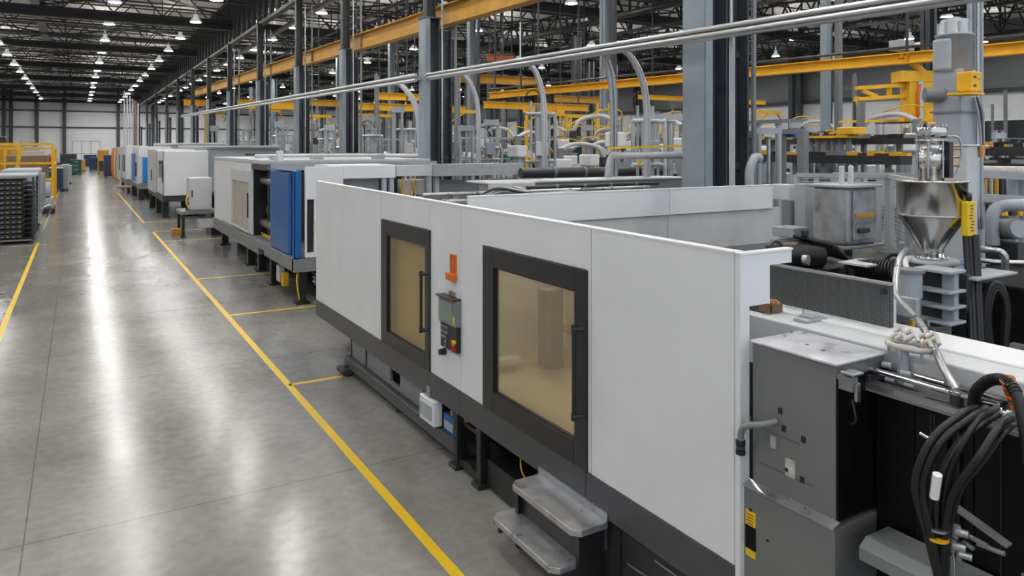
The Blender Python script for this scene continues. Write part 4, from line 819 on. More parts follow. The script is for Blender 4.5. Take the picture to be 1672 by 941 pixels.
# ------------------------------------------------------------------ left side of the aisle
r = thing('tray_rack', 'wheeled steel rack full of black trays at the left edge', 'rack', (-2.4, 31.8, 0))
x0, x1, y0, y1 = -3.4, -1.32, 30.8, 33.6
mb = MB()
for x in (x0, x1-.06, (x0+x1)/2-.3):
    for y in (y0, y1-.06): mb.box(x, x+.06, y, y+.06, .12, 2.36)
mb.build('upright', 'charcoal', r)
for k in range(12): B(x0, x1, y0, y1, .20+.17*k, .215+.17*k).build('shelf', 'charcoal', r)
B(x0-.05, x1+.05, y0-.05, y1+.05, 2.34, 2.42).build('top_tray', 'light_grey', r, .02); B(x0, x1, y0, y1, .10, .16).build('base', 'mid_grey', r)
for x in (x0+.1, -2.3, x1-.1):
    for y in (y0+.08, y1-.1): MB().cyl((x-.03, y, .05), (x+.03, y, .05), .05).build('caster', 'black', r)
t0 = None
for k in range(12):
    for j, x in enumerate((x0+.07, (x0+x1)/2-.18)):
        lab = 'black tray in the %s bay of the wheeled rack, %s' % ('left' if j == 0 else 'right', 'topmost' if k == 11 else ORD[11-k]+' from the top')
        if t0 is None:
            t0 = thing('black_tray', lab, 'tray', (x, y0+.02, .215+.17*k), 'black trays in the rack, left bay')
            MB().box(x, x+.88, y0-.03, y0+2.6, .215, .345).build('tray_body', 'black', t0, .015)
            for q in range(5): B(x+.08+.17*q, x+.14+.17*q, y0-.035, y0-.028, .25, .275).build('clip', 'steel' if q % 2 else 'yellow', t0)
        else: dup(t0, (x, y0+.02, .215+.17*k), label=lab, group='black trays in the rack, left bay' if j == 0 else 'black trays in the rack, right bay')
# end of trolleys behind the rack
t_ = thing('parts_trolley', 'grey metal trolley with rounded back just behind the tray rack', 'trolley', (-1.5, 36, 0))
B(-2.6, -1.35, 34.6, 38.2, .25, 2.5).build('cabinet_body', 'light_grey', t_, .08); B(-1.35, -1.2, 35, 37.6, .8, 2.3).build('side_panel', 'steel', t_, .02); legs(t_, [(-1.5, 34.8), (-1.5, 38)], .25, 'charcoal')
MB().tube([(-1.3, 35, .9), (-1.05, 35.2, 1.0), (-.95, 35.6, .9), (-1.1, 35.8, .5)], .05, 8).build('handle', 'steel', t_)
t_ = thing('vacuum_unit', 'low round grey vacuum unit standing on a black trolley left of the aisle', 'vacuum', (-1.4, 45, 0))
MB().cyl((-2.4, 44.5, 1.2), (-1.2, 44.5, 1.2), .42, n=20).build('tank', 'light_grey', t_); B(-2.5, -1.1, 44, 46, .25, .8).build('base_body', 'light_grey', t_, .05); B(-2.5, -1.0, 43.9, 46.2, .14, .25).build('trolley_base', 'black', t_); legs(t_, [(-1.1, 44), (-1.1, 46), (-2.4, 44)], .14)
g_ = thing('guard_railing', 'yellow steel guard railing around pallets on the left of the aisle', 'railing', (-3, 50, 0))
mb = MB(); zt_ = 3.55
for x, y in ((-1.2, 48), (-2.8, 48), (-5.8, 48), (-1.2, 54), (-3.8, 54)): mb.bar((x, y, 0), (x, y, zt_ if y < 50 else 3.3), .13)
for z in (zt_, 2.5, 1.6): mb.bar((-8, 48, z), (-1.2, 48, z), .12)
for z in (3.3, 2.4): mb.bar((-1.2, 48, z), (-1.2, 54, z), .12); mb.bar((-8, 54, z), (-1.2, 54, z), .10)
mb.bar((-3.1, 48, 1.2), (-2.6, 48, 3.4), .14); mb.build('rails', 'yellow', g_)
for i, (x, y, z0, z1, m_, lab) in enumerate(((-2.4, 51, 0, 1.5, 'brown', 'lower brown crate behind the yellow railing'), (-2.5, 51.2, 1.5, 2.9, 'brown', 'upper brown crate behind the yellow railing'), (-4.9, 50.6, 0, 2.1, 'offwhite', 'pale wrapped pallet behind the yellow railing'))):
    t_ = thing('crate', lab, 'crate', (x, y, z0)); B(x-1, x+1, y-1, y+1.2, z0+.1, z1).build('box', m_, t_, .03); B(x-1, x+1, y-1, y+1.2, z0, z0+.1).build('pallet_base', 'brown', t_)
t_ = thing('toolbox', 'black toolbox with a handle on top of the cage left of the aisle', 'toolbox', (-5.2, 60, 4.0))
B(-6.3, -4.2, 60, 61.2, 3.5, 4.1).build('case', 'black', t_, .08); MB().tube([(-5.7, 60.6, 4.1), (-5.6, 60.6, 4.25), (-4.9, 60.6, 4.25), (-4.8, 60.6, 4.1)], .04, 8).build('handle', 'black', t_)
tag(B(-6.8, -3.8, 59.5, 63, 0, 3.5).build('storage_cabinet', 'crane_yellow', None, .04), 'ochre storage cabinet under the black toolbox', 'cabinet')
def cab(x0, x1, y0, y1, z1, m_, lab, nm='tool_cabinet', top='light_grey'):
    t_ = thing(nm, lab, 'cabinet', ((x0+x1)/2, y0, 0)); B(x0, x1, y0, y1, .15, z1).build('housing', m_, t_, .03); B(x0-.04, x1+.04, y0-.04, y1, z1, z1+.08).build('top', top, t_)
    for k in range(3): B(x0+.12, x1-.12, y0-.02, y0, .3+k*(z1-.3)/3, .3+(k+.85)*(z1-.3)/3).build('drawer', m_, t_, .01); B((x0+x1)/2-.2, (x0+x1)/2+.2, y0-.05, y0-.02, .3+(k+.6)*(z1-.3)/3, .36+(k+.6)*(z1-.3)/3).build('handle', 'steel', t_)
    legs(t_, [(x0+.1, y0+.1), (x1-.1, y0+.1), (x1-.1, y1-.1)], .15); return t_
cab(-2.3, -.98, 65, 67.5, 1.75, 'navy', 'navy blue drawer cabinet beside the left walkway line'); cab(-1.1, -.62, 66.5, 71, 1.9, 'light_grey', 'pale grey panel cart touching the navy cabinet', 'panel_cart')
cab(-1.4, -.5, 78, 81, 1.6, 'light_grey', 'low grey cart behind the navy cabinet', 'panel_cart'); cab(-.8, .4, 104, 107, 1.75, 'green', 'dark green cart with a dark machine on it', 'green_cart', 'green')
cab(-.3, .9, 118, 122, 1.5, 'crane_yellow', 'ochre cabinet beyond the dark green cart', 'ochre_cabinet')
tag(B(-1.9, -.1, 108, 112, 0, 2.5).build('test_bench', 'charcoal', None, .05), 'dark open bench standing behind the green cart', 'bench')
rnd = random.Random(11)
for k in range(9):
    y = 70+8*k; x = -3.4-.55*k+rnd.random(); z1 = 2.4+rnd.random()*1.2
    t_ = thing('equipment_rack', 'grey equipment rack, %s behind the yellow railing' % ORD[k], 'rack', (x, y, 0), 'equipment racks left of the aisle')
    B(x-1.2, x+.6, y, y+2, .2, z1).build('housing', rnd.choice(['light_grey', 'putty', 'mid_grey']), t_, .06); B(x-.9, x+.3, y-.03, y, .6, z1-.4).build('door', 'mid_grey', t_); MB().tube([(x-.8, y, z1), (x-.8, y, z1+.5), (x+.2, y, z1+.5), (x+.2, y, z1)], .05, 6, False).build('pipe', 'steel', t_); legs(t_, [(x-1, y+.1), (x+.5, y+.1)], .2)
t_ = thing('post_stand', 'short grey post with a foot at the left frame edge', 'post', (-2.05, 20.4, 0)); p = W(3, 480, Z=0)
t_.location = (p.x-.1, p.y, 0); MB().cyl((p.x-.1, p.y, 0), (p.x-.1, p.y, .9), .03).build('pole', 'light_grey', t_); B(p.x-.3, p.x+.05, p.y-.1, p.y+.1, 0, .03).build('foot', 'mid_grey', t_)
# ------------------------------------------------------------------ bays beyond the fence
# things just behind the white cross wall
def tubeobj(nm, lab, cat, m_, p0, p1, r, caps=True):
    t_ = thing(nm, lab, cat, p0); MB().cyl(p0, p1, r, n=18).build('tube', m_, t_); d = (V(p1)-V(p0)).normalized()
    for k in range(1, 5): q = V(p0).lerp(V(p1), k/5); MB().cyl(q, q+d*.05, r*1.18, n=18).build('clamp', 'mid_grey', t_)
    for q in (.12, .88): v = V(p0).lerp(V(p1), q); B(v.x-.05, v.x+.05, v.y-.05, v.y+.05, 0, v.z-r*.8).build('support', 'mid_grey', t_)
    return t_
t_ = thing('machine_cover', 'long low machine cover with pale top behind the white cross wall', 'cover', (8, 11.2, 0))
xa, xb_ = XY(797, 11), XY(1118, 11)
B(xa, xb_, 11, 11.35, 2.56, 2.76).build('front_rail', 'mid_grey', t_, .01); B(xa-.02, xb_+.02, 10.97, 11.8, 2.76, 2.79).build('top_plate', 'offwhite', t_, .005); B(xa, xa+.9, 10.9, 11.0, 2.6, 2.78).build('end_box', 'offwhite', t_, .01)  # top plate coloured paler than the front to look lit from above
B(xa+.5, 9.1, 11.2, 12, 0, 2.56).build('machine_body', 'charcoal', t_)
for k, (px0, px1, y, py, r, m_) in enumerate(((668, 1035, 10.2, 318, .035, 'charcoal'), (690, 1060, 9.6, 312, .028, 'steel'), (672, 900, 9.0, 327, .03, 'steel'), (860, 1075, 10.4, 303, .03, 'charcoal'))):
    a = W(px0, py, Y=y); a.z = 3.4-(y/(CS-SN*((px0+px1)/2-836)/FP))*(py-240)/FP; b_ = V((XY(px1, y), y, a.z))
    t_ = tubeobj('tie_rod', ['black rod over the machine bed, lowest behind the white fence', 'thin steel rod over the machine bed', 'short steel rod next to the white fence edge', 'black rod under the pale cover'][k], 'rod', m_, a, b_, r)
a = W(850, 283, Y=13.0); b_ = V((XY(1085, 13.0), 13.0, a.z-.02))
t_ = tubeobj('injection_cylinder', 'thick dark polished cylinder lying behind the pale machine cover', 'cylinder', 'charcoal', a, b_, .11)
t_ = thing('cable_tray', 'flat open frame tray over the machine bed behind the fence', 'tray', (5.6, 9.3, 0)); y = 9.8
xa = XY(665, y); mb = MB(); mb.bar((xa, y, 2.66), (xa+2.6, y, 2.66), .08, .05); mb.bar((xa, y-.7, 2.62), (xa+2.6, y-.7, 2.62), .08, .05); mb.bar((xa, y, 2.66), (xa, y-.7, 2.62), .08, .05); mb.bar((xa+2.6, y, 2.66), (xa+2.6, y-.7, 2.62), .08, .05); mb.bar((xa+1.2, y, 2.66), (xa+1.2, y-.7, 2.62), .05, .05)
mb.build('tray_frame', 'mid_grey', t_); B(xa+.5, xa+.6, y-.4, y-.3, 0, 2.62).build('support', 'mid_grey', t_)
for k in range(4): MB().tube([(xa+1.0, y-.3, 2.66), (xa+1.3+.1*k, y-.35, 2.78), (xa+1.9, y-.5+.05*k, 2.68), (xa+2.6, y-.6+.06*k, 2.7)], .025, 6).build('hose', 'offwhite' if k % 2 else 'charcoal', t_)
# robot beam pipe with box
p = W(1000, 255, t=14.6); q = W(1122, 253, t=13.4)
t_ = thing('transfer_pipe', 'thick horizontal pale pipe with elbow and grey end box before the thick column', 'pipe', p)
MB().tube([(p.x-.12, p.y, 2.4), (p.x-.1, p.y, p.z-.3), p, p+(q-p)*.15], .07, 12).build('elbow', 'light_grey', t_); MB().cyl(p, q, .065, n=18).build('pipe', 'light_grey', t_)
B(q.x-.02, q.x+.28, q.y-.15, q.y+.12, 2.55, q.z+.12).build('end_box', 'light_grey', t_, .02); B(q.x+.05, q.x+.15, q.y-.1, q.y+.1, 0, 2.55).build('post', 'mid_grey', t_)
MB().tube([(q.x+.28, q.y-.1, 3.2), (q.x+.42, q.y-.15, 3.1), (q.x+.42, q.y-.15, 2.8), (q.x+.25, q.y-.15, 2.7)], .02, 6).build('copper_line', 'copper', t_); MB().bar(p+V((-.1, 0, .16)), q+V((.35, -.1, .18)), .04).build('rail', 'yellow', t_)

# vertical tube stands (mould clamp columns)
def stand(nm, lab, px0, px1, py_top, t, zb=0, n=3, m_='light_grey', r=None, grp=None, bar=True):
    wd = (px1-px0)*t/FP; r = r or wd/(n*3.0); c_ = W((px0+px1)/2, py_top, t=t); zt_ = c_.z
    o = thing(nm, lab, 'frame', (c_.x, c_.y, zb), grp)
    for k in range(n):
        s_ = (k/(n-1)-.5)*(wd-2*r) if n > 1 else 0
        q = V((c_.x+s_*CS, c_.y-s_*SN, 0)); h = -.25*(k % 2) if n > 2 else 0
        MB().cyl((q.x, q.y, zb), (q.x, q.y, zt_+h), r*(1 if k % 2 == 0 else .7), n=14).build('tube', m_ if k != 1 else 'steel', o); MB().cyl((q.x, q.y, zt_+h), (q.x, q.y, zt_+h+.04), r*1.25, n=14).build('cap', 'mid_grey', o)
    a = V((c_.x-wd/2*CS, c_.y+wd/2*SN, zt_-.1)); b_ = V((c_.x+wd/2*CS, c_.y-wd/2*SN, zt_-.1))
    if bar: MB().bar(a, b_, .1*t/13, .1*t/13).build('crosshead', 'light_grey', o)
    return o
stand('tube_stand', 'cluster of three pale vertical cylinders just right of the thick column', 1234, 1276, 205, 13.5)
stand('tube_stand', 'large pale cylinders under a crossbar left of the thick column', 1061, 1128, 185, 19)
stand('tube_stand', 'pair of pale tubes above the pale elbow pipe', 1030, 1052, 190, 21, n=2)
t_ = thing('arm_bracket', 'pale articulated arm bent beside the three pale cylinders', 'arm', W(1224, 300, t=12.2)); p = W(1224, 300, t=12.2)
MB().cyl((p.x, p.y, 0), (p.x, p.y, 2.62), .06).build('post', 'light_grey', t_); MB().tube([(p.x, p.y, 2.6), (p.x, p.y, 3.0), (p.x+.12, p.y, 3.22), (p.x+.25, p.y, 3.2)], .075, 10).build('arm', 'light_grey', t_)
spec = [(530, 548, 205, 30, 2), (585, 612, 190, 34, 2), (640, 660, 175, 28, 2), (748, 775, 205, 26, 3), (790, 815, 196, 29, 3), (880, 892, 180, 24, 2), (950, 968, 205, 33, 2), (1205, 1225, 190, 30, 2), (1290, 1306, 200, 27, 2), (1385, 1400, 212, 24, 2), (1430, 1446, 190, 30, 2), (450, 466, 200, 38, 2), (395, 408, 205, 48, 2), (345, 356, 208, 60, 2), (1500, 1518, 180, 27, 2), (1622, 1640, 215, 18, 2)]
wh = ['just right of the third column', 'between the second and third columns', 'just left of the second column', 'right of the second column', 'beside the middle curved conduits', 'right of the middle curved conduits', 'left of the nearest curved conduits', 'just right of the thick column',
      'right of the three pale cylinders', 'right of the pale column pair', 'under the yellow arm of the robot', 'left of the fourth column', 'left of the fifth column', 'near the farthest columns', 'under the big yellow robot carriage', 'behind the pendant at the right edge']
for i, (a, b_, py, t, n) in enumerate(spec):
    stand('tube_stand', 'slim pale vertical tube frame standing '+wh[i], a, b_, py, t, n=n, grp='slim tube frames beyond the columns')

for k in range(6):
    y = 120.0; x = XY(203+4.5*k, y); o = thing('pale_post', 'thin pale post, %s from the left of six posts before the far wall' % ORD[k], 'post', (x, y, 0)); h = 11.5-.35*k
    MB().cyl((x, y, 0), (x, y, h), .1 if k != 4 else .22, n=8).build('shaft', 'offwhite' if k != 4 else 'brown', o); B(x-.3, x+.3, y-.3, y+.3, 0, .05).build('foot', 'charcoal', o)
# machines of the inner rows
OCC = [(XY(915, 33), XY(1000, 33), 33, 36), (XY(1060, 38), XY(1110, 38), 38, 40), (XY(1345, 35), XY(1375, 35), 35, 37)]
for px, y in ((420, 60), (590, 40), (735, 37), (860, 33), (925, 31), (1235, 26), (500, 52), (335, 78)): OCC.append((XY(px, y)-.3, XY(px, y)+.3, y-.3, y+.3))
for a, b_, py, t, n in spec: q = W((a+b_)/2, t=t); OCC.append((q.x-.5, q.x+.5, q.y-.5, q.y+.5))
for xx in (20.3, 31.5, 42.5, 55.5):
    for y in range(18 if xx > 30 else 26, 130, 13): OCC.append((xx-.3, xx+.6, y-.3, y+.3))
def blocked(x0, x1, y0, y1): return any(x0 < b and a < x1 and y0 < d and c < y1 for a, b, c, d in OCC)
def inner_machine(x, y, w_, d_, z1, kind, lab, grp):
    o = thing('inner_machine', lab, 'machine', (x, y, 0), grp); r_ = rnd
    bm = ['white', 'offwhite', 'light_grey', 'green', 'sky_blue'][kind]
    B(x, x+w_*.45, y, y+d_, .7, z1).build('guard_body', bm, o, .03); B(x+w_*.47, x+w_, y+.1, y+d_-.1, .7, z1*.82).build('unit_body', 'light_grey' if kind != 2 else 'mid_grey', o, .02)
    B(x, x+w_, y+.05, y+d_-.05, .12, .68).build('bed_frame', 'charcoal', o)
    B(x+.3, x+w_*.3, y-.03, y, 1.1, z1-.4).build('door_window', 'window_glass', o); B(x-.03, x, y+.4, y+d_-.4, 1.1, z1-.4).build('side_window', 'window_glass', o)
    MB().lathe((x+w_*.8, y+d_/2, z1*.82), [(0, .0), (.1, .02), (.32, .5), (.32, .95), (0, .96)], 16).build('hopper', 'steel', o)
    mb = MB(); zz_ = z1+.5+r_.random()*.8
    for k in range(3): mb.bar((x+w_*(.1+.15*k), y+.2, z1), (x+w_*(.1+.15*k), y+.2, zz_), .06)
    mb.bar((x, y+.2, zz_), (x+w_*.6, y+.2, zz_), .08); mb.bar((x, y+.2, z1+.25), (x+w_*.5, y+.2, z1+.25), .05); mb.build('pipe_frame', ['light_grey', 'steel', 'mid_grey'][kind % 3], o)
    if r_.random() < .45: mb = MB(); mb.bar((x+w_*.25, y, zz_+.35), (x+w_*.25, y+d_+1.5, zz_+.35), .16, .2); mb.bar((x+w_*.25, y+d_*.5, z1), (x+w_*.25, y+d_*.5, zz_+.3), .2); mb.build('robot_gantry', 'yellow', o)
    for k in range(3): MB().tube([(x+w_*.5+.3*k, y, .9), (x+w_*.5+.35*k, y-.3, 1.3), (x+w_*.55+.3*k, y-.1, z1*.8)], .05, 6).build('hose', ['black', 'yellow', 'steel'][k], o)
    legs(o, [(x+.2, y+.2), (x+w_-.2, y+.2)], .13)
    return o
rnd = random.Random(5)
protos = [inner_machine(0, 0, 7.5, 2.6, 2.5+.14*k, k, 'x', 'g') for k in range(5)]
cnt = 0
names = ['white machine', 'off-white machine', 'grey machine', 'dark green machine', 'bright blue machine']
for row, (x0, lab) in enumerate(((11.5, 'first'), (21.5, 'second'), (32, 'third'), (43, 'fourth'), (54, 'fifth'))):
    y = 21.5 if row == 0 else (20 if row < 3 else 14); nr = 0
    while y < (110 if row < 2 else 90):
        k = rnd.choice([0, 0, 1, 1, 2, 2, 2, 3] if row < 4 else [0, 1, 2, 4]); X_, Y_ = x0+rnd.random()*1.2, y
        if blocked(X_, X_+7.5, Y_-.3, Y_+2.7): y += 1.2; continue
        OCC.append((X_, X_+7.5, Y_-.3, Y_+2.7))
        L_ = '%s, %s from the near end of the %s inner row beyond the columns' % (names[k], ORD[nr], lab); grp = 'machines of the %s inner row' % lab; nr += 1
        if protos[k] is not None and 'used' not in protos[k]: o = protos[k]; o.location = (X_, Y_, 0); o['used'] = 1; o['label'] = L_; o['group'] = grp
        else: dup(protos[k], (X_, Y_, 0), label=L_, group=grp)
        y += 5.2+rnd.random()*1.6+row*.3
for p_ in protos:
    if 'used' not in p_:
        for c_ in list(p_.children): bpy.data.objects.remove(c_)
        bpy.data.objects.remove(p_)
# vertical service posts in the inner rows
post = thing('service_post', 'x', 'post', (0, 0, 0), 'service posts in the inner bays')
mb = MB(); mb.box(-.07, .07, -.07, .07, 0, 6.4); mb.build('post_shaft', 'mid_grey', post); MB().tube([(.14, 0, .1), (.14, 0, 6.3)], .03, 6, False).build('conduit', 'steel', post); B(-.16, .16, -.16, .16, 0, .03).build('foot', 'charcoal', post); B(-.14, .14, -.13, -.07, 1.9, 2.4).build('junction_box', 'light_grey', post)
post['label'] = 'slim grey service post with conduit among the inner machines'
sp = []
while len(sp) < 90:
    x, y = rnd.uniform(11, 58), rnd.uniform(18, 95)
    if not blocked(x-.25, x+.25, y-.25, y+.25): sp.append((x, y)); OCC.append((x-.2, x+.2, y-.2, y+.2))
for i, (x, y) in enumerate(sp):
    if i == 0: post.location = (x, y, 0)
    else: dup(post, (x, y, 0)).scale = (1, 1, rnd.choice([.62, .75, 1, 1.15, 1]))
# pipe racks directly behind the column row
rr_ = random.Random(21)
for i in range(15):
    y = 12.6+i*3.6+rr_.random(); x = 11.0+rr_.random()*.25
    if 15.5 < y < 17 : x += .4
    o = thing('pipe_rack', 'pale pipe and valve rack standing %s from the near end behind the column row' % ORD[i], 'pipe rack', (x, y, 0), 'pipe racks behind the column row')
    h = 3.7+rr_.random()*1.0; m_ = rr_.choice(['light_grey', 'offwhite', 'steel'])
    for k in range(4): q = x-.3+.2*k; MB().cyl((q, y, 0), (q, y, h-.3*(k % 2)), .035+.02*(k % 3), n=10).build('riser', m_ if k % 2 else 'light_grey', o)
    for z in (3.0, h-.35): MB().tube([(x-.55, y-.1, z), (x+.3, y-.1, z), (x+.42, y-.1, z-.15), (x+.42, y-.1, 2.2)], .045, 8).build('cross_pipe', m_, o)
    MB().box(x-.2, x+.12, y-.25, y-.08, 3.15, 3.55).build('valve_box', rr_.choice(['light_grey', 'column_blue', 'offwhite']), o, .02)
    for k in range(3): MB().cyl((x-.4+.3*k, y-.18, 3.0+.1*k), (x-.4+.3*k, y-.18, 3.14+.1*k), .04, n=8).build('valve', ['yellow', 'charcoal', 'copper'][k], o)
    MB().tube([(x-.4, y, h), (x-.5, y-.1, h+.2), (x-.2, y-.1, h+.3), (x+.2, y, h-.1)], .018, 6).build('hose', 'black', o)
    B(x-.5, x+.5, y-.1, y+.1, 0, .04).build('foot', 'charcoal', o)
# handling robots over the inner machines
hr = thing('handling_robot', 'small pale handling robot on a post reaching over the inner machines', 'robot', (0, 0, 0), 'handling robots over the inner machines')
B(-.12, .12, -.12, .12, 0, 3.1).build('post', 'light_grey', hr); B(-.3, .3, -.25, .25, 3.1, 3.55).build('drive_box', 'white', hr, .05); MB().cyl((0, 0, 3.55), (0, 0, 3.9), .12, n=14).build('shoulder', 'mid_grey', hr)
MB().tube([(0, 0, 3.85), (.5, -.1, 4.05), (1.2, -.15, 3.95), (1.5, -.15, 3.6)], .07, 10).build('arm', 'offwhite', hr); B(1.38, 1.62, -.25, -.05, 3.25, 3.6).build('gripper', 'charcoal', hr, .02)
MB().tube([(0, .15, 3.6), (-.25, .2, 4.1), (.2, .1, 4.25), (.9, -.1, 4.1)], .018, 6).build('cable', 'yellow', hr); B(-.45, -.3, -.2, .2, 2.5, 3.0).build('control_box', 'column_blue', hr, .02); B(-.3, .3, -.3, .3, 0, .05).build('foot', 'charcoal', hr)
r5 = random.Random(4); sp = []
while len(sp) < 34:
    px, t = r5.uniform(340, 1500), r5.uniform(19, 44); q = W(px, t=t)
    if q.x > 12 and all((q.x-a-.3)**2+(q.y-c-.3)**2 > 4 for a, b_, c, d_ in OCC if b_-a < 1) and not blocked(q.x-.9, q.x+.9, q.y-.9, q.y+.9) and (q.x-W(1348, t=27).x)**2+(q.y-W(1348, t=27).y)**2 > 6: sp.append(q); OCC.append((q.x-.4, q.x+.4, q.y-.4, q.y+.4))
for i, q in enumerate(sp):
    if i == 0: hr.location = (q.x, q.y, 0)
    else: o = dup(hr, (q.x, q.y, 0), rotz=r5.uniform(-1, 2.5)); o.scale = (1, 1, r5.uniform(.85, 1.12))
# structural columns of the inner bays
for xx, lab in ((20.3, 'first'), (31.5, 'second'), (42.5, 'third'), (55.5, 'fourth')):
    for y in range(18 if xx > 30 else 26, 130, 13):
        c = thing('inner_column', 'grey steel column in the %s line of inner columns' % lab, 'column', (xx, y, 0), 'inner columns, %s line' % lab, 'structure')
        mb = MB(); mb.box(xx-.2, xx-.17, y-.2, y+.2, 0, 11.6); mb.box(xx+.17, xx+.2, y-.2, y+.2, 0, 11.6); mb.box(xx-.2, xx+.2, y-.02, y+.02, 0, 11.6); mb.build('shaft', 'column_blue' if xx < 30 else 'column_dark', c)
        B(xx+.4, xx+.55, y-.1, y+.1, 0, 11.6).build('rear_shaft', 'column_dark', c)
x = 18.2; p = W(1348, 60, t=27); c = thing('inner_column', 'pale grey column pair standing under the yellow crane beam', 'column', (p.x, p.y, 0), None, 'structure')
B(p.x-.13, p.x+.13, p.y-.13, p.y+.13, 0, 11.6).build('shaft', 'column_blue', c); B(p.x+.3, p.x+.5, p.y-.35, p.y-.15, 0, 11.6).build('rear_shaft', 'mid_grey', c)

# yellow crane beams
pR = W(1790, 68, t=16.6); pL = W(800, 157, t=34.3); pL.z = pR.z = 5.8
cb = thing('crane_beam', 'long bright yellow crane beam crossing the right half under the roof', 'crane beam', pR)
ibeam(pR, pL, .27, .32, .03).build('beam', 'yellow', cb)
MB().tube([pR+V((0, .1, .3)), pL+V((0, .1, .3))], .04, 6, False).build('festoon_cable', 'charcoal', cb)
for k in (.18, .42, .66, .9): q = pR.lerp(pL, k); MB().bar(q+V((0, 0, .17)), q+V((0, 0, 6.0)), .06).build('hanger', 'charcoal', cb)
q = W(1472, 78, t=20.8); B(q.x-.3, q.x+.3, q.y-.2, q.y+.2, 6.12, 6.42).build('motor_box', 'light_grey', cb, .02)
def xbeam(px0, px1, y, z, h, lab, m_='yellow', drop=True, grp=None):
    xa, xb_ = XY(px0, y), XY(px1, y); o = thing('cross_crane', lab, 'crane beam', ((xa+xb_)/2, y, z), grp)
    ibeam((xa, y, z), (xb_, y, z), h, h*.7, .03).build('beam', m_, o)
    for k in (.1, .5, .9): x = xa+(xb_-xa)*k; MB().bar((x, y, z+h/2), (x, y, 14.2), .06).build('hanger', 'charcoal', o)
    if drop: x = xa+(xb_-xa)*.7; MB().box(x-.25, x+.25, y-.2, y+.2, z-h/2-.3, z-h/2).build('trolley', m_, o, .02); MB().cyl((x, y, z-h/2-.9), (x, y, z-h/2-.3), .03, n=6).build('hoist_chain', 'charcoal', o)
    return o
def zat(px, py, y): return W(px, py, Y=y).z
for i, (a, b_, py, y, h, lab, m_) in enumerate((
    (612, 684, 158, 44, .42, 'upper yellow crane beam just left of the second column', 'yellow'), (560, 760, 176, 38, .36, 'lower yellow crane beam crossing behind the second column', 'yellow'),
    (380, 486, 171, 60, .65, 'yellow crane beam between the fourth and fifth columns', 'yellow'), (752, 886, 131, 40, .5, 'dull ochre crane beam high behind the second curved conduits', 'crane_yellow'),
    (795, 840, 95, 42, .45, 'rust-orange beam high under the roof', 'rust_orange'), (905, 1000, 163, 34, .34, 'dull ochre crane beam low behind the nearest conduit drop', 'crane_yellow'),
    (1042, 1250, 163, 30, .22, 'slim bright yellow rail crossing behind the thick column', 'yellow'), (790, 960, 174, 31, .3, 'yellow crane beam with a hanging hoist behind the second conduit drop', 'yellow'),
    (1130, 1225, 166, 27, .15, 'short thin yellow rail right of the thick column', 'yellow'), (300, 345, 168, 80, .6, 'farthest yellow crane beam near the sixth column', 'yellow'), (480, 560, 168, 52, .4, 'yellow crane beam between the third and fourth columns', 'crane_yellow'))):
    xbeam(a, b_, y, zat((a+b_)/2, py, y), h, lab, m_, drop=i in (1, 7))
# cluster of yellow jib brackets in the middle distance
for i, (px, y, z) in enumerate(((420, 60, 6.3), (590, 40, 5.2), (735, 37, 5.4), (860, 33, 5.3), (925, 31, 5.0), (1235, 26, 5.2), (500, 52, 5.6), (335, 78, 6.6))):
    x = XY(px, y); o = thing('jib_crane', 'small yellow jib crane with a drooping arm '+('left of the fifth column', 'behind the third column', 'behind the second column', 'behind the middle curved conduits', 'beside the raised platform', 'right of the thick column', 'between the third and fourth columns', 'near the sixth column')[i], 'jib crane', (x, y, 0), 'small yellow jib cranes')
    MB().cyl((x, y, 0), (x, y, z+.1), .09, n=10).build('mast', 'yellow', o); MB().bar((x-.2, y, z), (x+1.8, y, z), .14, .18).build('jib', 'yellow', o); MB().bar((x, y, z-.6), (x+.9, y, z-.08), .08).build('brace', 'yellow', o); MB().tube([(x+1.6, y, z-.1), (x+1.9, y, z-.4), (x+1.7, y, z-.7)], .05, 6).build('arm', 'crane_yellow', o); B(x-.2, x+.2, y-.2, y+.2, 0, .05).build('foot', 'charcoal', o)
# the big yellow robot carriage hanging from the beam behind the grey column
yc_ = W(1500, 150, t=20); ro = thing('robot_carriage', 'big yellow robot carriage with braces hanging from the yellow crane beam', 'robot', (yc_.x, yc_.y, 4.0))
def Z20(py): return 3.4-20*(py-240)/FP
px_ = lambda px: (px-1500)*20/FP
def lb20(a, b_, pa_, pb_, dep, nm, m_='yellow', off=0, bev=.01):
    c0 = V((yc_.x+px_((a+b_)/2)*CS+off*SN, yc_.y-px_((a+b_)/2)*SN+off*CS, 0)); hw = (b_-a)*20/FP/2
    e1 = V((CS, -SN, 0)); e2 = V((SN, CS, 0)); z0, z1 = Z20(pb_), Z20(pa_)
    return MB().prism([c0-e1*hw-e2*dep/2+V((0, 0, z0)), c0+e1*hw-e2*dep/2+V((0, 0, z0)), c0+e1*hw+e2*dep/2+V((0, 0, z0)), c0-e1*hw+e2*dep/2+V((0, 0, z0))], (0, 0, z1-z0)).build(nm, m_, ro, bev)
lb20(1477, 1492, 133, 197, .5, 'side_plate'); lb20(1497, 1524, 133, 197, .5, 'side_plate'); lb20(1455, 1533, 195, 200, .9, 'base_plate'); lb20(1463, 1530, 117, 135, .55, 'carriage_block'); lb20(1490, 1498, 133, 196, .2, 'linear_guide', 'steel', -.2)
lb20(1464, 1545, 88, 96, .4, 'top_arm'); lb20(1440, 1475, 200, 202, .8, 'skid', 'charcoal'); lb20(1516, 1550, 135, 160, .3, 'side_plate', 'yellow', .2)
def pt20(px, py, off=0): return V((yc_.x+px_(px)*CS+off*SN, yc_.y-px_(px)*SN+off*CS, Z20(py)))
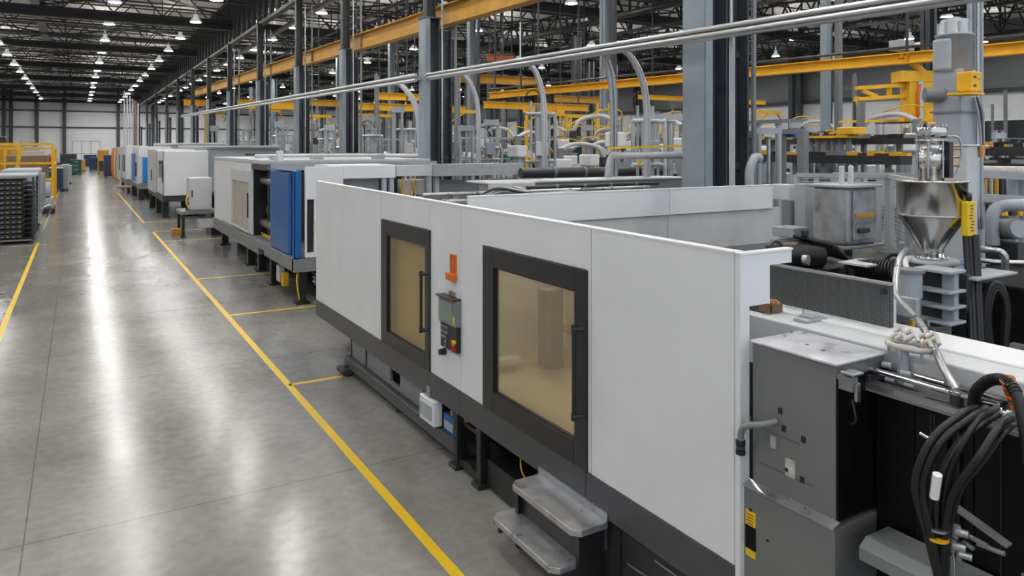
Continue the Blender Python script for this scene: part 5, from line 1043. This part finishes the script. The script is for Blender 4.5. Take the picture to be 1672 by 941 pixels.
for a, b_ in (((1470, 92), (1515, 132)), ((1548, 92), (1517, 132)), ((1470, 98), (1500, 96))): MB().bar(pt20(*a, -.2), pt20(*b_, -.2), .14, .14).build('brace', 'yellow', ro)
MB().bar(pt20(1398, 144), pt20(1476, 139), .16, .10).build('arm_beam', 'yellow', ro); MB().bar(pt20(1400, 162), pt20(1476, 157), .16, .10).build('arm_beam', 'yellow', ro)
for a, b_ in (((1408, 148), (1432, 158)), ((1452, 142), (1452, 158)), ((1400, 158), (1398, 172))): MB().bar(pt20(*a), pt20(*b_), .10, .10).build('arm_brace', 'yellow', ro)
MB().bar(pt20(1403, 166), pt20(1403, 238), .22, .22).build('lift_mast', 'mid_grey', ro); MB().bar(pt20(1396, 166), pt20(1396, 238), .06, .06).build('mast_strip', 'charcoal', ro)
MB().cyl(pt20(1508, 158, -.3), pt20(1533, 158, -.3), .16, n=16).build('drive_motor', 'mid_grey', ro)
MB().tube([pt20(1492, 140, -.3), pt20(1488, 160, -.35), pt20(1490, 190, -.3)], .04, 8).build('hose', 'orange', ro)
MB().bar(pt20(1370, 199), pt20(1460, 197), .1, .06).build('lower_rail', 'yellow', ro)
# mezzanine with yellow rails
def platform(px0, px1, y, ztop_, d_, lab, cz=1.1, m2='green'):
    xa, xb_ = XY(px0, y), XY(px1, y); o = thing('work_platform', lab, 'platform', ((xa+xb_)/2, y, 0))
    B(xa, xb_, y, y+d_, ztop_-.15, ztop_).build('deck', 'mid_grey', o); mb = MB()
    n = 5
    for k in range(n+1): x = xa+(xb_-xa)*k/n; mb.bar((x, y, ztop_), (x, y, ztop_+cz), .06)
    for z in (cz, cz*.5): mb.bar((xa, y, ztop_+z), (xb_, y, ztop_+z), .06); mb.bar((xa, y, ztop_+z), (xa, y+d_, ztop_+z), .06)
    mb.build('handrail', 'yellow', o)
    for x in (xa+.1, (xa+xb_)/2, xb_-.1): B(x-.08, x+.08, y, y+.16, 0, ztop_-.15).build('leg', 'mid_grey', o)
    B(xa+.4, xb_-.6, y+.5, y+d_, .1, ztop_-.4).build('tank_below', m2, o, .05); return o
platform(915, 1000, 33, 4.0, 3, 'raised grey platform with yellow handrail and dark green tank below')
platform(1060, 1110, 38, 4.0, 2, 'smaller platform with yellow handrail and blue drums beyond the big cylinders', m2='blue')
platform(1345, 1375, 35, 3.9, 2, 'distant narrow platform with a yellow handrail under the crane beam')
t_ = thing('ladder_cage', 'tall yellow ladder cage beside the raised platform', 'ladder', W(990, 260, t=30)); p = W(985, 260, t=30); mb = MB()
for dx in (-.3, .3): mb.bar((p.x+dx, p.y, 0), (p.x+dx, p.y, 5.2), .08)
for k in range(15): mb.bar((p.x-.3, p.y, .3+.33*k), (p.x+.3, p.y, .3+.33*k), .05)
mb.build('ladder_frame', 'yellow', t_)
# dark conveyor rails on the right
def conveyor(px0, px1, t0, t1, z, h, lab, m_='charcoal'):
    a = W(px0, t=t0); b_ = W(px1, t=t1); a.z = b_.z = z; o = thing('conveyor_rail', lab, 'conveyor', (a+b_)/2)
    MB().bar(a, b_, .35, h).build('rail', m_, o); d = b_-a
    for k in range(6): q = a+d*(k+.5)/6; MB().bar((q.x, q.y, 0), (q.x, q.y, z-h/2), .09).build('post', 'mid_grey', o)
    for k in range(22): q = a+d*(k+.15+rnd.random()*.6)/22; s_ = .02+rnd.random()*.05; MB().box(q.x-s_, q.x+s_, q.y-.2, q.y+.1, z+h/2, z+h/2+.03+rnd.random()*.07).build('carrier', rnd.choice(['yellow', 'charcoal', 'charcoal', 'steel', 'black']), o)
    return o
conveyor(1198, 1500, 19, 15, 3.52, .13, 'upper dark conveyor rail on the right with carriers on top')
conveyor(1198, 1480, 18, 14, 3.14, .17, 'lower dark conveyor rail on the right behind the mesh guard')
conveyor(1590, 1760, 14, 12, 3.32, .16, 'dark conveyor rail running out of the frame at the right edge'); conveyor(1590, 1760, 13, 11.5, 3.02, .2, 'lower dark conveyor rail at the right edge')
conveyor(1318, 1392, 16.6, 15.6, 3.62, .05, 'bright yellow thin rail above the dark conveyors', 'yellow'); conveyor(1198, 1232, 19.6, 19, 3.68, .05, 'short yellow rail beside the thick column', 'yellow')
o = thing('gate_frame', 'dark steel gate frame standing right of the three pale cylinders', 'frame', W(1300, 250, t=15)); mb = MB()
a = W(1278, 235, t=15.5); b_ = W(1311, 215, t=15)
for q in (W(1275, t=15.5), W(1311, t=15)): mb.bar((q.x, q.y, 0), (q.x, q.y, W(0, 214, t=15).z), .16)
mb.bar((W(1200, t=17).x, W(1200, t=17).y, 3.95), (b_.x, b_.y, 3.95), .08); mb.bar((a.x, a.y, 3.72), (b_.x, b_.y, 3.72), .1); mb.build('frame_bars', 'mid_grey', o)
for k, (px, py, m_, lab) in enumerate(((1297, 232, 'sky_blue', 'bright blue bin on the dark conveyor'), (1218, 222, 'green', 'dark green box beside the thick column'), (1390, 236, 'yellow', 'yellow drive unit on the end of the thin yellow rail'))):
    p = W(px, py+6, t=(15.6, 18.6, 15.65)[k]); z9 = (3.60, 3.60, 3.66)[k]; tag(B(p.x-.22, p.x+.22, p.y-.2, p.y+.2, z9, z9+.16).build('drive_unit' if k == 2 else 'bin', m_, None, .02), lab, 'bin' if k < 2 else 'drive')
# wire mesh guards
def mesh_guard(pts, z0, z1, lab, nm='mesh_guard'):
    o = thing(nm, lab, 'guard', (pts[0][0], pts[0][1], 0)); mb = MB(); fr_ = MB()
    for (xa, ya_), (xb_, yb_) in zip(pts, pts[1:]):
        mb.add([(xa, ya_, z0), (xb_, yb_, z0), (xb_, yb_, z1), (xa, ya_, z1)], [(0, 1, 2, 3)])
        for z in (z0, z1): fr_.bar((xa, ya_, z), (xb_, yb_, z), .05)
    for x, y in pts: fr_.bar((x, y, 0), (x, y, z1), .06)
    mb.build('mesh_panel', 'wire_mesh', o); fr_.build('guard_frame', 'light_grey', o); return o
def xy(px, t): p = W(px, t=t); return (p.x, p.y)
mesh_guard([xy(1300, 9.4), xy(1452, 9.0), xy(1484, 8.0), xy(1500, 7.6)], 2.05, 3.4-8.6*50/FP, 'wire mesh guard around the second injection unit')
mesh_guard([xy(1360, 11.5), xy(1452, 11.2), xy(1500, 10.8)], 2.5, 2.98, 'low wire mesh guard behind the grey hatch box')
# ------------------------------------------------------------------ second injection unit behind the fence
def blk(root, a, b_, p0, p1, t, dep, m_, nm, bev=.01):
    """upright block at distance t; its front corner faces the viewpoint's side, sides parallel to the hall axes"""
    wd = (b_-a)*t/FP; ctr = W((a+b_)/2, t=t); z0, z1 = 3.4-t*(p1-240)/FP, 3.4-t*(p0-240)/FP
    u = math.atan2(((a+b_)/2-836), FP)+YAW; ax = max(.04, (wd-dep*math.sin(u))/math.cos(u)) if wd > dep*math.sin(u)+.04 else wd*.7
    dy = dep if wd > dep*math.sin(u)+.04 else wd*.7
    return B(ctr.x-ax/2, ctr.x+ax/2, ctr.y-dy/2, ctr.y+dy/2, z0, z1).build(nm, m_, root, bev)
hx2 = thing('hatch_box', 'grey sheet-metal housing with a scuffed hatch behind the white fence end', 'housing', W(1385, 400, t=7.9))
blk(hx2, 1330, 1428, 304, 396, 7.9, .42, 'worn_grey', 'housing', .04); 
p = W(1395, 350, t=7.6); cz_ = p
ctr = W((1330+1428)/2, t=7.9); 
fx0 = ctr.y-.21
B(ctr.x-.18, ctr.x+.16, fx0-.02, fx0, 2.42, 2.94).build('hatch', 'worn_grey', hx2, .01); B(ctr.x-.16, ctr.x+.14, fx0-.04, fx0-.02, 2.66, 2.70).build('hatch_bar', 'crane_yellow', hx2); B(ctr.x-.12, ctr.x+.05, fx0-.06, fx0-.02, 2.5, 2.55).build('handle', 'charcoal', hx2, .01); B(ctr.x-.17, ctr.x+.15, fx0-.035, fx0-.02, 2.6, 2.615).build('hatch_bar', 'mid_grey', hx2)
for dx in (-.16, .0): B(ctr.x+dx-.03, ctr.x+dx+.02, ctr.y-.1, ctr.y-.06, 2.98, 3.2).build('lifting_lug', 'offwhite', hx2, .01)
blk(hx2, 1322, 1436, 300, 305, 7.9, .5, 'light_grey', 'lid'); blk(hx2, 1318, 1440, 396, 401, 7.9, .5, 'mid_grey', 'base_plate'); blk(hx2, 1378, 1392, 400, 560, 8.0, .2, 'charcoal', 'column')
ps = thing('upright_panel', 'tall pale grey upright panel left of the hatch box', 'panel', W(1315, 390, t=8.4)); blk(ps, 1297, 1328, 300, 392, 8.6, .3, 'light_grey', 'panel'); blk(ps, 1262, 1300, 301, 326, 8.9, .25, 'offwhite', 'top_arm'); blk(ps, 1276, 1300, 326, 372, 8.7, .25, 'mid_grey', 'column'); blk(ps, 1262, 1320, 370, 386, 8.3, .3, 'light_grey', 'lower_arm'); blk(ps, 1300, 1325, 390, 600, 8.6, .3, 'charcoal', 'pedestal')
mo = thing('black_motor', 'big black motor with hoses behind the fence return', 'motor', W(1310, 430, t=7.0))
p = W(1318, 415, t=7.0); B(p.x-.18, p.x+.2, p.y-.2, p.y+.25, 0, p.z-.12).build('pedestal', 'black', mo)
MB().cyl((p.x-.3, p.y+.1, p.z), (p.x+.1, p.y-.05, p.z), .14, n=24).build('body', 'black', mo); MB().cyl((p.x-.34, p.y+.12, p.z), (p.x-.3, p.y+.1, p.z), .11, n=24).build('end_cap', 'charcoal', mo)
for k in range(5): MB().tube([W(1296+3*k, 386, t=7.0), W(1325+8*k, 392+2*k, t=6.9), W(1355+5*k, 415, t=7), W(1392, 424+3*k, t=7.1)], .022, 8).build('hose', 'rubber', mo)
MB().cyl(W(1314, 385, t=6.9), W(1314, 377, t=6.9), .035, n=12).build('knob', 'black', mo); MB().cyl(W(1312, 425, t=6.75), W(1320, 425, t=6.72), .05, n=14).build('port', 'steel', mo)
m2_ = thing('finned_motor', 'low black finned motor with end rings left of the hopper base', 'motor', W(1430, 450, t=6.9)); p = W(1402, 441, t=6.9); q = W(1462, 441, t=6.6)
MB().cyl(p, q, .085, n=20).build('body', 'black', m2_)
for k in range(12): a = p.lerp(q, (k+.5)/12); MB().cyl(a, a+(q-p)*.02, .098, n=20).build('fin', 'charcoal', m2_)
MB().lathe((p.x, p.y, p.z-.25), [(0, 0), (.1, 0), (.1, .16), (0, .16)], 12).build('foot', 'black', m2_); B(p.x-.1, q.x+.1, q.y-.1, p.y+.1, 0, p.z-.25).build('pedestal', 'black_matte', m2_)
p = W(1418, 428, t=6.8); tag(B(p.x-.2, p.x+.15, p.y-.12, p.y+.18, p.z-.02, p.z+.0).build('shelf_plate', 'offwhite', None, .003), 'thin pale plate lying flat above the finned motor', 'plate')
# machinery at the right edge
rm = thing('round_pump', 'round grey pump motor between curved pipes at the right edge', 'pump', W(1650, 380, t=8.5)); p = W(1662, 374, t=8.4); q = W(1625, 374, t=8.8)
MB().cyl(q, p, .12, n=24).build('motor', 'mid_grey', rm); MB().cyl(p, p+(p-q).normalized()*.03, .10, n=24).build('cap', 'light_grey', rm); B(q.x, p.x, min(p.y, q.y), max(p.y, q.y), 0, q.z-.13).build('pedestal', 'charcoal', rm)
MB().tube([W(1622, 400, t=8.6), W(1620, 355, t=8.6), W(1632, 338, t=8.6), W(1672, 335, t=8.5), W(1720, 335, t=8.5)], .07, 12).build('curved_pipe', 'light_grey', rm)
for k in range(3): MB().cyl(W(1640+12*k, 352, t=9.2), W(1640+12*k, 330, t=9.2), .04, n=10).build('valve', ['yellow', 'charcoal', 'yellow'][k], rm)
fr2 = thing('steelwork_bay', 'pale steel machine frame with dark works behind the hopper at the right edge', 'frame', W(1620, 330, t=9.5)); mb = MB()
for px in (1588, 1600, 1655, 1668): q = W(px, t=9.5); mb.bar((q.x, q.y, 0), (q.x, q.y, 3.4-9.5*(282-240)/FP), .09)
for py in (283, 322): mb.bar(W(1585, py, t=9.5), W(1700, py+6, t=9.3), .1)
mb.build('frame_bars', 'light_grey', fr2)
for k in range(5): MB().cyl(W(1608+9*k, 318, t=10), W(1608+9*k, 292, t=10), .035, n=10).build('accumulator', ['crane_yellow', 'steel', 'crane_yellow', 'charcoal', 'steel'][k], fr2)
blk(fr2, 1590, 1720, 326, 420, 10.2, .3, 'charcoal', 'back_plate'); 
t_ = thing('beige_tube', 'pale horizontal tube under the dark conveyor at the right edge', 'tube', W(1600, 278, t=11)); MB().cyl(W(1580, 279, t=11), W(1740, 282, t=10), .08, n=14).build('tube', 'putty', t_); q = W(1620, t=10.8); MB().bar((q.x, q.y, 0), (q.x, q.y, 3.0), .06).build('support', 'mid_grey', t_)
t_ = thing('elbow_pipe', 'shiny pipe loop with elbow beside the pendant', 'pipe', W(1640, 420, t=7.2))
MB().tube([W(1560, 404, t=7.4), W(1610, 408, t=7.2), W(1638, 415, t=7.1), W(1641, 440, t=7.1), W(1641, 460, t=7.1)], .035, 12).build('pipe', 'steel', t_); MB().tube([W(1560, 418, t=7.5), W(1620, 428, t=7.4), W(1680, 430, t=7.3)], .028, 10).build('pipe', 'steel', t_)
t_ = thing('plate_table', 'pale flat machine table plate right of the hanging cables', 'plate', W(1640, 452, t=7.2)); p = W(1637, 450, t=7.2)
B(p.x-.35, p.x+.4, p.y-.3, p.y+.35, p.z-.03, p.z+.0).build('plate', 'offwhite', t_, .005); B(p.x-.2, p.x+.3, p.y-.1, p.y+.2, 0, p.z-.03).build('pedestal', 'charcoal', t_)
for k in range(7): MB().tube([(p.x-.3+.1*k, p.y-.32, p.z+.03), (p.x-.25+.1*k, p.y-.38, p.z-.05*(k % 3)), (p.x-.2+.1*k, p.y-.35, p.z-.2)], .018, 6).build('hose', ['black', 'yellow', 'charcoal'][k % 3], t_)
t_ = thing('hose_loop', 'thick black hose looping over at the right edge beside the cables', 'hose', W(1645, 560, t=6)); 
for k in range(3): MB().tube([W(1612+4*k, 580, t=6), W(1606+4*k, 520, t=6), W(1616+3*k, 470+4*k, t=6), W(1634, 468+5*k, t=6), W(1646-2*k, 510, t=6), W(1640-k, 580, t=6)], .026, 10).build('hose', 'rubber', t_)
t_ = thing('bracket_frames', 'stack of pale brackets and dark works at the right edge below the plate', 'brackets', W(1660, 520, t=6.4))
for k, (a, b_, p0, p1, m_) in enumerate(((1650, 1700, 500, 512, 'light_grey'), (1600, 1612, 488, 590, 'mid_grey'), (1652, 1664, 540, 600, 'crane_yellow'), (1560, 1600, 455, 468, 'light_grey'), (1668, 1700, 470, 480, 'steel'), (1640, 1700, 560, 600, 'mid_grey'))): blk(t_, a, b_, p0, p1, 6.5-.05*k, .12, m_, 'bracket')
blk(t_, 1590, 1760, 470, 640, 7.3, .2, 'black_matte', 'back_plate')
# dark machine bed behind the perforated plate and between units
bed = thing('machine_bed', 'dark machine bed filling the space behind the perforated plate', 'machine bed', (6.5, 5.5, 0))
B(4.8, 5.9, 3.4, 6.6, .1, 2.0).build('bed_block', 'black', bed, .02); B(6.9, 9.6, 2.0, 3.9, .1, 2.2).build('bed_block', 'black_matte', bed, .02); B(6.0, 9.0, 5.0, 6.8, .1, 2.1).build('bed_block', 'charcoal', bed, .02)
rnd = random.Random(9)
for k in range(26):
    x = rnd.uniform(4.9, 9.2); y = 6.9-(x-4.9)*.62+rnd.uniform(-.5, .3); z = rnd.uniform(1.95, 2.25)
    if k % 3 == 0: MB().cyl((x, y, z), (x+rnd.uniform(.1, .4), y-.1, z), rnd.uniform(.04, .08), n=12).build('cylinder', rnd.choice(['steel', 'charcoal', 'mid_grey']), bed)
    elif k % 3 == 1: MB().box(x, x+.25, y, y+.2, z-.1, z+.1).build('block', rnd.choice(['charcoal', 'mid_grey', 'light_grey']), bed, .01)
    else: MB().tube([(x, y, z-.1), (x+.1, y-.1, z+.15), (x+.35, y-.1, z+.1), (x+.5, y, z-.1)], .025, 6).build('hose', rnd.choice(['rubber', 'rubber', 'yellow']), bed)
